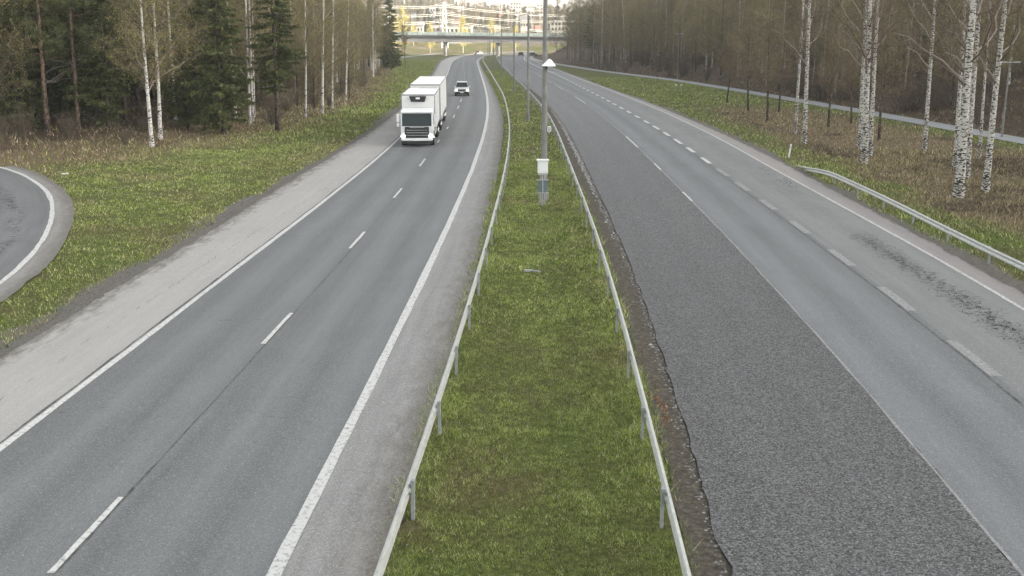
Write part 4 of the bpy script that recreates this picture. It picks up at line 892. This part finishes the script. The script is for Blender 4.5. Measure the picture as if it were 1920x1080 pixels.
b = MB(); b.cyl((-.02, -.05, -.2), (-.02, -.05, 1.54), .035, None, 10); b.build('leg', M['metal'], t, True)
t2 = thing('sign_panel', 'grey-green metal panel with two rails, seen from behind, on thin posts under the cabinet', 'sign', (q[0], q[1] - .24, -float(hroad(q[1]))))
b = MB(); b.box((0, 0, .97), (.50, .012, .66), bev=.003); b.build('panel', plain('panel_back', (.13, .17, .17), .6), t2)
for z in (.66, 1.29):
    b = MB(); b.box((0, -.03, z), (.58, .04, .045)); b.build('rail', M['metal'], t2)
b = MB(); b.cyl((.0, -.075, -.2), (.0, -.075, 1.38), .022, None, 8); b.build('post', M['metal'], t2, True)
b = MB(); b.cyl((.17, -.075, -.2), (.17, -.075, .72), .012, None, 8); b.cyl((-.17, -.075, -.2), (-.17, -.075, .72), .012, None, 8); b.build('brace', M['metal'], t2, True)
def path_lamp(px, py, pyt, lab, pxt=None):
    q = ground_hit(px, py); H = at(px, pyt, q.y).z - q.z; t = thing('path_lamp', lab, 'path lamp', q)
    b = MB(); b.cyl((0, 0, -.3), (0, 0, H), .085, .05, 12); b.build('post', M['pole'], t, True)
    b = MB(); b.cyl((-.5, 0, H + .04), (.5, 0, H + .04), .025, None, 8); b.build('arm', M['metal'], t)
    for s_ in (-1, 1):
        b = MB(); b.box((s_ * .55, 0, H + .06), (.5, .2, .09), bev=.02); b.build('lamp_head', M['metal'], t)
path_lamp(1270, 148, 64, 'double-headed grey lamp beside the path, middle one of the three'); path_lamp(1127, 128, 61, 'double-headed grey lamp beside the path, the farthest'); path_lamp(1878, 258, 118, 'double-headed grey lamp beside the path near the right border')
q = ground_hit(1478, 299); t = thing('marker_post', 'white plastic marker post leaning at the end of the right guardrail', 'marker post', (q.x, q.y, q.z)); t.rotation_euler = (0, .13, 0)
b = MB(); b.box((0, 0, .5), (.11, .05, 1.06), bev=.018); b.build('post', M['white'], t); b = MB(); b.box((0, -.027, .82), (.06, .006, .14)); b.build('reflector', M['ltgrey'], t)
q = unp(995, 511); t = tag(MB().box((-.12, 0, .05), (.22, .05, .08), (.3, .2, .3)).box((.1, .03, .04), (.3, .04, .05), (.1, .1, -.2)).box((.3, -.02, .03), (.12, .07, .03), (0, .4, .4)).build('litter_scrap', M['ltgrey']), 'crumpled pale scrap of litter lying in the median grass', 'litter'); t.location = (q[0], q[1], -float(hroad(q[1])) + .02)
q = unp(120, 328); t = tag(MB().box((0, 0, .05), (.26, .12, .06), (.2, .1, .4), bev=.02).box((.2, .03, .06), (.1, .09, .05), (.5, .1, 0)).build('litter_scrap', M['white']), 'white scrap of litter in the grass beside the curving ramp', 'litter'); t.location = (*q, float(Tz(*q)) + .02)
for px, py in ((1415, 168), (1432, 166)):
    pass
for i, (px, py) in enumerate(((1267, 170), (1277, 170))):
    q = ground_hit(px, py); t = thing('marker_stake', ['white-topped stake in the wet green verge by the path, left of two', 'white-topped stake in the wet green verge by the path, right of two'][i], 'stake', q)
    MB().cyl((0, 0, -.1), (0, 0, .75), .035, None, 8).build('stake', M['ltgrey'], t); MB().box((0, 0, .82), (.22, .09, .2), bev=.02).build('cap', M['white'], t)

# ------------------------------------------------------------------ vehicles
def wheel(parent, x, y, r, w, name='wheel', rim='chrome'):
    s_ = 1 if x > 0 else -1; b = MB(); b.cyl((x - w / 2, y, r), (x + w / 2, y, r), r, None, 28)
    wh = b.build(name, M['rubber'], parent, True)
    b = MB(); b.cyl((x + s_ * w / 2 - .04 * s_, y, r), (x + s_ * (w / 2 + .012), y, r), r * .58, r * .5, 20); b.cyl((x + s_ * w / 2, y, r), (x + s_ * (w / 2 + .05), y, r), r * .2, r * .16, 12); b.build('rim', M[rim], wh, True)
    return wh
def box_body(par, y0, y1, zb, zt_, w, unit=None, name='box_body'):
    b = MB(); b.box((0, (y0 + y1) / 2, (zb + zt_) / 2), (w, y1 - y0, zt_ - zb), bev=.03); bd = b.build(name, M['whitebox'], par)
    b = MB()
    for x in (-w / 2, w / 2):
        b.box((x, (y0 + y1) / 2, zt_ - .02), (.05, y1 - y0 + .03, .09), bev=.012); b.box((x, (y0 + y1) / 2, zb + .05), (.04, y1 - y0 + .02, .12))
        b.box((x, y0 + .02, (zb + zt_) / 2), (.05, .07, zt_ - zb - .16), bev=.01); b.box((x, y1 - .02, (zb + zt_) / 2), (.05, .07, zt_ - zb - .16), bev=.01)
    b.box((0, y0, zt_ - .02), (w - .08, .05, .09), bev=.01); b.build('edge_trim', M['trim'], bd)
    b = MB()
    for k in range(1, 6):
        y = y0 + (y1 - y0) * k / 6
        for x in (-w / 2 - .003, w / 2 + .003): b.box((x, y, (zb + zt_) / 2), (.006, .02, zt_ - zb - .3))
    b.build('panel_joint', M['trim'], bd); return bd
def truck():
    cx, cy = unp(782, 277); cy += .1; h1 = at(817.5, 200, 108).x
    rz = -math.atan2(h1 - cx, 108 - cy)
    t = thing('box_truck', 'white box lorry with black cooling unit driving towards the viewer', 'truck', (cx, cy, -float(hroad(cy)) + .05), rz)
    w = 2.40
    cab = MB(); cab.prism([(.16, .55), (.10, 1.15), (.06, 1.52), (.30, 2.42), (.62, 2.62), (2.0, 2.66), (2.0, .75), (.9, .75), (.9, .55)], -w / 2 + .04, w / 2 - .04, bev=.045); body = cab.build('cab', M['white'], t, True)
    b = MB(); b.prism([(.028, 1.50), (.268, 2.36), (.30, 2.35), (.08, 1.48)], -1.06, 1.06); b.build('windscreen', M['glass'], t)
    b = MB(); b.box((0, .22, 2.47), (2.25, .22, .09), (.25, 0, 0), bev=.02); b.build('sun_visor', M['white'], t)
    for x in (-1, 1):
        b = MB(); b.prism([(.42, 1.55), (.55, 2.3), (1.2, 2.34), (1.2, 1.55)], x * (w / 2 - .045), x * (w / 2 - .035)); b.build('side_window', M['glass'], t)
        b = MB(); b.box((x * 1.37, .32, 2.05), (.20, .16, .62), bev=.04); b.box((x * 1.37, .32, 1.55), (.20, .16, .26), bev=.04); b.cyl((x * 1.12, .42, 2.3), (x * 1.37, .34, 2.32), .025, None, 8); b.cyl((x * 1.12, .42, 1.6), (x * 1.37, .34, 1.62), .025, None, 8)
        mr = b.build('mirror', M['white'], t); b = MB(); b.box((x * 1.37, .412, 2.05), (.15, .01, .5)); b.build('mirror_glass', M['glass'], mr)
        b = MB(); b.box((x * .98, .04, .78), (.36, .10, .17), bev=.04); b.build('headlight', M['lamp_on'], t)
        b = MB(); b.box((x * 1.10, .06, 1.12), (.13, .06, .46), bev=.03); b.build('corner_deflector', M['white'], t)
        b = MB(); b.box((x * .72, .01, 1.05), (.09, .05, .13), bev=.01); b.build('air_slot', M['black'], t)
        b = MB(); b.prism([(.95, .42), (1.35, .42), (1.65, 1.0), (1.1, 1.05)], x * 1.0, x * 1.17); b.build('step', M['dkgrey'], t)
        b = MB(); b.box((x * 1.13, 4.5, .74), (.06, 3.6, .42), bev=.02); b.build('side_skirt', M['ltgrey'], t)
        wheel(t, x * 1.03, 1.45, .50, .32); wheel(t, x * 1.03, 6.9, .50, .38); wheel(t, x * 1.03, 8.2, .50, .38)
    b = MB(); b.prism([(.0, .66), (.03, 1.44), (.12, 1.44), (.12, .66)], -.88, .88, bev=.03); b.build('grille', M['black'], t)
    for k, z in enumerate((.84, 1.02, 1.20)):
        b = MB(); b.box((0, -.02, z), (1.62 - .05 * k, .05, .04), bev=.012); b.build('grille_bar', M['ltgrey'] if k % 2 else M['chrome'], t)
    b = MB(); b.box((0, -.012, 1.42), (1.06, .03, .10), bev=.02); b.build('name_bar', M['chrome'], t)
    b = MB(); b.box((0, .03, .53), (2.30, .26, .18), bev=.05); b.build('bumper', M['white'], t)
    b = MB(); b.box((0, .04, .33), (2.24, .26, .17), bev=.02); b.build('underrun_bar', M['black'], t)
    b = MB(); b.box((0, -.105, .50), (.52, .012, .11)); b.build('number_plate', M['white'], t)
    b = MB(); b.box((0, 5.2, .82), (.95, 8.2, .28)); b.build('chassis', M['black'], t)
    box_body(t, 2.12, 10.3, 1.05, 3.60, w + .04)
    b = MB(); b.prism([(2.09, 2.62), (1.98, 3.22), (2.09, 3.24)], -.95, .95); b.build('air_deflector', M['whitebox'], t)
    b = MB(); v = [b.b.verts.new(p) for p in [(-.62, 1.78, 3.50), (.62, 1.78, 3.50), (.50, 1.72, 3.10), (-.50, 1.72, 3.10), (-.62, 2.12, 3.50), (.62, 2.12, 3.50), (.50, 2.12, 3.10), (-.50, 2.12, 3.10)]]
    for f in ((0, 1, 2, 3), (4, 7, 6, 5), (0, 4, 5, 1), (2, 6, 7, 3), (1, 5, 6, 2), (0, 3, 7, 4)): b.b.faces.new([v[i] for i in f])
    cu = b.build('cooling_unit', M['black'], t); b = MB(); b.box((0, 1.755, 3.36), (.30, .02, .13)); b.build('badge', M['white'], cu)
    # trailer: its own thing
    f_ = Vector((-math.sin(rz), math.cos(rz), 0)); o = Vector((cx, cy, 0)) + f_ * 11.6; o.z = -float(hroad(o.y)) + .05
    r = thing('box_trailer', 'tall white box trailer coupled behind the white lorry', 'trailer', o, rz)
    box_body(r, 0, 14.2, 1.0, 3.86, w + .06)
    b = MB(); b.box((.25, -.13, 3.52), (1.5, .24, .16), bev=.02); b.build('cooling_unit', M['black'], r)
    b = MB(); b.box((0, 7, .8), (.95, 13, .3)); b.build('chassis', M['black'], r)
    b = MB(); b.cyl((-.35, 0, .75), (0, -1.4, .7), .05, None, 8); b.cyl((.35, 0, .75), (0, -1.4, .7), .05, None, 8); b.build('drawbar', M['black'], r)
    for x in (-1, 1):
        for y in (1.4, 2.7, 10.2, 11.5, 12.8): wheel(r, x * 1.03, y, .48, .36)
        b = MB(); b.box((x * 1.12, 6.4, .72), (.05, 5.4, .4), bev=.02); b.build('side_skirt', M['ltgrey'], r)
    for x in (-1, 1):
        b = MB(); b.box((x * .95, 14.25, 1.05), (.3, .04, .12)); b.build('tail_light', plain('red_lens', (.3, .02, .02), .3), r)
truck()
def car(label, px, py, rz, paint, front=True, suv=False, cat='car', lit=True):
    q = unp(px, py); H = 1.72 if suv else 1.45; w = 1.84 if suv else 1.78; L = 4.6 if suv else 4.4
    t = thing('parked_car' if False else ('suv' if suv else 'car'), label, cat, (q[0], q[1], -float(hroad(q[1])) + .055), rz)
    pm = plain('car_paint_' + paint[0], paint[1], .3, .6, .1, .04); hb = 1.05 if suv else .88
    b = MB(); b.prism([(.02, .32), (.0, .55), (.06, .80), (.25, hb - .12), (1.35, hb), (L - .15, hb + .02), (L, hb - .15), (L, .40), (L - .1, .30), (.1, .28)], -w / 2, w / 2, bev=.06); bd = b.build('body', pm, t, True)
    b = MB()  # tapered cabin
    y = [(1.25, hb - .03, w / 2 - .06), (1.95, H - .04, w / 2 - .26), (2.4, H, w / 2 - .28), (L - .9, H - .02, w / 2 - .26), (L - .25, hb - .02, w / 2 - .08)]
    A = [b.b.verts.new((-x, yy, z)) for yy, z, x in y]; B = [b.b.verts.new((x, yy, z)) for yy, z, x in y]
    for i in range(4): b.b.faces.new((A[i], A[i + 1], B[i + 1], B[i]))
    b.b.faces.new(A[::-1]); b.b.faces.new(B); b.b.faces.new((A[4], A[0], B[0], B[4])); b.build('cabin', pm, t, True)
    def pane(nm, pts):
        b = MB(); v = [b.b.verts.new(p) for p in pts]; fc = b.b.faces.new(v); b.b.normal_update(); k = fc.normal.copy()
        rr = bmesh.ops.extrude_face_region(b.b, geom=[fc]); bmesh.ops.translate(b.b, vec=k * .004, verts=[e for e in rr['geom'] if isinstance(e, bmesh.types.BMVert)]); b.build(nm, M['glass'], t)
    def lp(i, j, f): a = y[i]; c = y[j]; return (a[0] + (c[0] - a[0]) * f, a[1] + (c[1] - a[1]) * f, a[2] + (c[2] - a[2]) * f)
    p, r_ = lp(0, 1, .08), lp(0, 1, .93); o_ = .012
    pane('windscreen', [(-p[2] + .06, p[0] - o_, p[1] + o_), (p[2] - .06, p[0] - o_, p[1] + o_), (r_[2] - .05, r_[0] - o_, r_[1] + o_), (-r_[2] + .05, r_[0] - o_, r_[1] + o_)])
    p, r_ = lp(4, 3, .1), lp(4, 3, .9)
    pane('rear_window', [(-p[2] + .08, p[0] + o_, p[1] + o_), (-r_[2] + .08, r_[0] + o_, r_[1] + o_), (r_[2] - .08, r_[0] + o_, r_[1] + o_), (p[2] - .08, p[0] + o_, p[1] + o_)])
    for s_ in (-1, 1):
        x1, x2 = s_ * (w / 2 - .075), s_ * (w / 2 - .245)
        b = MB(); v = [b.b.verts.new(pp) for pp in [(x1 + s_ * .0, 1.75, hb + .06), (x2 + s_ * .02, 2.15, H - .10), (x2 + s_ * .02, L - 1.1, H - .10), (x1, L - .75, hb + .06)]]; fc = b.b.faces.new(v)
        rr = bmesh.ops.extrude_face_region(b.b, geom=[fc]); bmesh.ops.translate(b.b, vec=(s_ * .02, 0, .0), verts=[e for e in rr['geom'] if isinstance(e, bmesh.types.BMVert)]); b.build('side_window', M['glass'], t)
        b = MB(); b.box((s_ * (w / 2 - .20), .03, hb - .30), (.34, .12, .16), bev=.04); b.build('headlight', M['lamp_on'] if lit else M['ltgrey'], t)
        b = MB(); b.box((s_ * (w / 2 - .16), L, hb - .18), (.26, .06, .18), bev=.02); b.build('tail_light', plain('red_lens', (.35, .02, .02), .3), t)
        b = MB(); b.box((s_ * (w / 2 + .10), 1.65, hb + .10), (.20, .12, .15), bev=.03); b.build('mirror', pm if suv else M['dkgrey'], t)
        wheel(t, s_ * (w / 2 - .10), .85, .35, .22); wheel(t, s_ * (w / 2 - .10), L - .85, .35, .22)
    b = MB(); b.box((0, .01, hb - .30), (w - .75, .07, .22), bev=.02); b.build('grille', M['black'], t)
    b = MB(); b.box((0, .02, .40), (w - .06, .12, .30), bev=.04); b.build('bumper', M['black'], t)
    b = MB(); b.box((0, -.045, .47), (.46, .012, .11)); b.build('number_plate', M['white'], t)
    if suv:
        for s_ in (-1, 1):
            b = MB(); b.cyl((s_ * .62, 2.1, H + .04), (s_ * .62, L - 1.0, H + .04), .02, None, 6); b.build('roof_rail', M['metal'], t)
    return t
car('white sport utility car with lit headlights, driving behind the truck near the lane line', 866, 181, .03, ('silver', (.55, .56, .57)), suv=True)
car('small white car far off where the left carriageway bends before the overpass', 892, 103, -.45, ('far_white', (.3, .3, .3)))
car('dark car far off in the right carriageway under the overpass, driving away', 976, 105, math.pi + .05, ('dark', (.04, .045, .05)), lit=False).location.y += 4.4
car('dark car on the exit lane beside the right bridge pier', 1004, 106, math.pi - .5, ('charcoal', (.05, .05, .055)), lit=False).location.y += 4.0

# ------------------------------------------------------------------ the town on the far hill
def facade(kind, label, px0, px1, py_top, Y, depth, wall, roof, rows, cols, py_base=None, gable=False, cat='building', win=(.05, .06, .07), rz=0.0, zb=None):
    a, b_ = at(px0, py_top, Y), at(px1, py_top, Y); w = b_.x - a.x; cx = (a.x + b_.x) / 2; zg = float(Tz(cx, Y)) - 1.5 if zb is None else zb; H = a.z - zg
    t = thing(kind, label, cat, (cx, Y, zg), rz); b = MB(); wm = plain('wall_' + label.split()[0] + str(Y), wall, .8, .3, 0, .06)
    hw = H if not gable else H * .72
    b.box((0, depth / 2, hw / 2), (w, depth, hw)); b.build('wall', wm, t); b = MB(); rm = plain('roof_' + label.split()[0] + str(Y), roof, .8)
    if gable: b.prism([(-.6, hw + .01), (depth / 2, H + .1), (depth + .6, hw + .01)], -w / 2 - .5, w / 2 + .5)
    else: b.box((0, depth / 2, H + .16), (w + .6, depth + .6, .3))
    b.build('roof', rm, t); gl = plain('panes_' + str(Y) + label.split()[0], win, .3, .5)
    base = H * .0 + max(1.6, hw - rows * 3.0)
    for r_ in range(rows):
        for c in range(cols):
            x = -w / 2 + w * (c + .5) / cols; z = (hw - .35) - (r_ + .5) * min(3.0, (hw - .5) / rows)
            b = MB(); b.box((x, -.02, z), (w / cols * .52, .1, min(3.0, hw / rows) * .5)); b.build('window', gl, t)
    return t
facade('apartment_building', 'white four-storey block right of the nearest lamp post, beyond the overpass', 1033, 1092, 38, 560, 14, (.62, .62, .60), (.25, .25, .25), 4, 9)
facade('warehouse', 'long low pale hall standing right behind the overpass railing', 836, 884, 50, 545, 18, (.58, .62, .58), (.4, .42, .42), 1, 6)
facade('warehouse', 'small white hall with lilac wall panel left of the pylon, behind the overpass', 808, 826, 48, 552, 10, (.55, .53, .60), (.5, .5, .5), 1, 2)
facade('shop_building', 'low dark-roofed building behind the middle of the bridge railing', 880, 922, 55, 560, 12, (.16, .17, .18), (.05, .05, .06), 1, 8)
facade('apartment_building', 'wide pale block with dark window rows on the skyline between tower and low-rise', 981, 1003, 9, 900, 14, (.60, .61, .60), (.4, .4, .4), 4, 6)
facade('apartment_building', 'long white block on the upper slope left of the big golden birch', 786, 846, 14, 800, 14, (.60, .60, .59), (.3, .3, .3), 3, 12)
facade('house', 'blue-grey roofed house high between the golden birches on the left', 771, 800, 25, 700, 9, (.45, .45, .46), (.16, .19, .24), 1, 4, gable=True)
facade('house', 'white house with dark windows below the blue-grey roof', 770, 793, 40, 640, 9, (.62, .62, .6), (.22, .2, .2), 1, 4, gable=True)
facade('apartment_building', 'tall pale tower with balconies grid on the hilltop, left of the dark street light', 957, 977, 3, 930, 16, (.50, .51, .50), (.3, .3, .3), 7, 4)
facade('apartment_building', 'second hilltop tower with barred windows, right of the first tower', 1006, 1018, 6, 940, 14, (.52, .52, .52), (.3, .3, .3), 5, 2)
facade('apartment_building', 'pale block among the hilltop trees left of the towers', 924, 940, 8, 920, 14, (.48, .48, .48), (.3, .3, .3), 4, 4)
facade('apartment_building', 'long bright low-rise across the upper slope below the towers', 948, 1019, 19, 830, 14, (.60, .60, .58), (.5, .5, .5), 2, 12)
facade('apartment_building', 'pale block on the hill behind the big golden birch', 842, 868, 12, 860, 14, (.45, .45, .44), (.3, .28, .28), 4, 5)
for i, (px0, px1, py, Y, rc, lab) in enumerate([(933, 945, 26, 730, (.3, .16, .12), 'small white house with reddish roof in the middle of the slope'), (976, 990, 30, 700, (.2, .2, .21), 'small pale house behind the fifth lamp post'), (1000, 1013, 48, 620, (.34, .2, .16), 'pinkish house low on the slope left of the nearest lamp post'),
    (893, 905, 30, 740, (.24, .2, .18), 'small house with brown roof right of the big golden birch'), (850, 861, 36, 690, (.28, .2, .17), 'pinkish house between pylon and big golden birch'), (1040, 1056, 30, 720, (.22, .22, .23), 'grey house above the white four-storey block'), (925, 938, 47, 610, (.3, .28, .27), 'pale house low behind the bridge railing'), (738, 750, 40, 650, (.3, .2, .15), 'house half hidden behind the lone spruce')]):
    facade('house', lab, px0, px1, py, Y, 8, (.58, .55, .50), rc, 1, 3, gable=True)
# golden birches in the low sun
for px, Y, s_, lab in [(757, 455, 1.1, 'golden birch in sunlight left of the dark sapling tip, beyond the overpass'), (806, 470, .85, 'golden birch left of the pylon, beyond the overpass'), (868, 480, 1.15, 'largest golden birch, bright in the sun right of the pylon'), (921, 485, .85, 'golden birch behind the sixth lamp post'), (967, 490, .85, 'narrow golden birch right of the third lamp post'), (775, 520, .8, 'small golden birch behind the railing left of the pylon'), (742, 470, .9, 'golden birch behind the lone spruce')]:
    q = at(px, 70, Y); plant('gold', gp(q.x, Y), lab, None, s_ * .95, cat='golden birch', sr=1.15)
for i, (px, Y, s_) in enumerate([(894, 600, .55), (906, 610, .45), (945, 605, .5), (963, 600, .45), (1002, 610, .55), (851, 600, .5), (728, 560, .8)]):
    q = at(px, 60, Y); plant('spruce_low', gp(q.x, Y), 'small dark conifer beyond the overpass railing among the houses', 'small conifers in front of the town', s_)
for i in range(34):
    y = rng.uniform(505, 600); x = rng.uniform(-.115, .055) * y
    if y < 530 and x > -36: y += 30
    plant('bare_dark' if i % 3 else 'bare', gp(x, y), 'small leafless tree in the low sun on the bank behind the overpass', 'leafless trees on the bank behind the overpass', rng.uniform(.3, .62))
# pylon and wires
q = at(834, 70, 520); zg = float(Tz(q.x, 520)); ztop = at(834, 5, 520).z
t = thing('power_pylon', 'white steel lattice pylon standing behind the overpass, carrying the wires', 'pylon', (q.x, 520, zg)); H = ztop - zg
b = MB()
for sx in (-1, 1):
    for sy in (-1, 1): b.cyl((sx * 1.5, sy * 1.5, 0), (sx * .55, sy * .55, H), .10, .07, 5)
for k in range(10):
    z0, z1 = H * k / 10, H * (k + 1) / 10; w0, w1 = 1.5 - .95 * k / 10, 1.5 - .95 * (k + 1) / 10
    for sy in (-1, 1):
        b.cyl((-w0, sy * w0, z0), (w1, sy * w1, z1), .045, None, 4); b.cyl((w0, sy * w0, z0), (-w1, sy * w1, z1), .045, None, 4)
        b.cyl((sy * w0, -w0, z0), (sy * w1, w1, z1), .045, None, 4); b.cyl((-w1, sy * w1, z1), (w1, sy * w1, z1), .045, None, 4)
b.build('lattice', M['white'], t)
arms = []
for py, aw in ((9, 4.6), (24, 5.2), (37, 4.6)):
    z = at(834, py, 520).z - zg; b = MB(); b.cyl((-aw, 0, z), (aw, 0, z), .09, None, 6); b.cyl((-aw, 0, z), (0, 0, z + 1.2), .05, None, 5); b.cyl((aw, 0, z), (0, 0, z + 1.2), .05, None, 5); b.build('crossarm', M['white'], t)
    arms += [(-aw, z), (aw, z)]
wires = []
for i, (py, ends) in enumerate(((9, ((640, 3, 470), (1100, 30, 640))), (24, ((640, 22, 470), (1100, 42, 640))), (37, ((640, 39, 470), (1100, 60, 640))))):
    for dz in (-.35, .35):
        for (ex, ey, eY) in ends:
            a = at(834, py, 520) + Vector((0, 0, dz - .6)); e = at(ex, ey, eY) + Vector((0, 0, dz * 1.3))
            pts = [a.lerp(e, k / 16) - Vector((0, 0, 1.3 * 4 * (k / 16) * (1 - k / 16))) for k in range(17)]
            tm = TM(); tm.tube(np.array([tuple(p) for p in pts]), np.full(17, .06), 5, (.7, .7, .7)); o = link('power_wire', tm.mesh('power_wire'), M['white'])
            tag(o, 'bright sagging overhead wire running across the view above the overpass to the pylon', 'wire', 'overhead wires above the overpass')
# lamps along the side road and the far shoulder
for px, py, pt, Y, lab in [(770, 60, 16, 424, 'dark street light on the left part of the overpass'), (958, 62, 8, 424, 'dark street light on the overpass between the third and fourth median posts'), (1085, 60, 0, 424, 'street light at the right end of the overpass by the wood')]:
    q = at(px, py, Y); H = at(px, pt, Y).z - q.z; t = thing('street_light', lab, 'street light', (q.x, Y, q.z - 1.0))
    MB().cyl((0, 0, 0), (0, 0, H + 1), .09, .05, 8).build('post', M['dkpole'], t, True); MB().cyl((0, 0, H + 1), (-1.4, 0, H + 1.25), .04, None, 6).build('arm', M['dkpole'], t); MB().box((-1.6, 0, H + 1.25), (.7, .2, .12), bev=.02).build('lamp_head', M['metal'], t)

# ------------------------------------------------------------------ the air: pale morning haze over the whole place
hz = MB(); hz.box((0, 1940, 30), (3300, 4200, 190)); ho = hz.build('haze', [], None); ho['kind'] = 'stuff'; ho.display_type = 'WIRE'
hm = bpy.data.materials.new('haze'); hm.use_nodes = True; hm.node_tree.nodes.clear(); hv = hm.node_tree.nodes.new('ShaderNodeVolumePrincipled'); hout = hm.node_tree.nodes.new('ShaderNodeOutputMaterial')
hv.inputs['Color'].default_value = (.95, .95, .95, 1); hv.inputs['Density'].default_value = .00034; hv.inputs['Anisotropy'].default_value = .3
hm.node_tree.links.new(hv.outputs[0], hout.inputs['Volume']); ho.data.materials.append(hm)
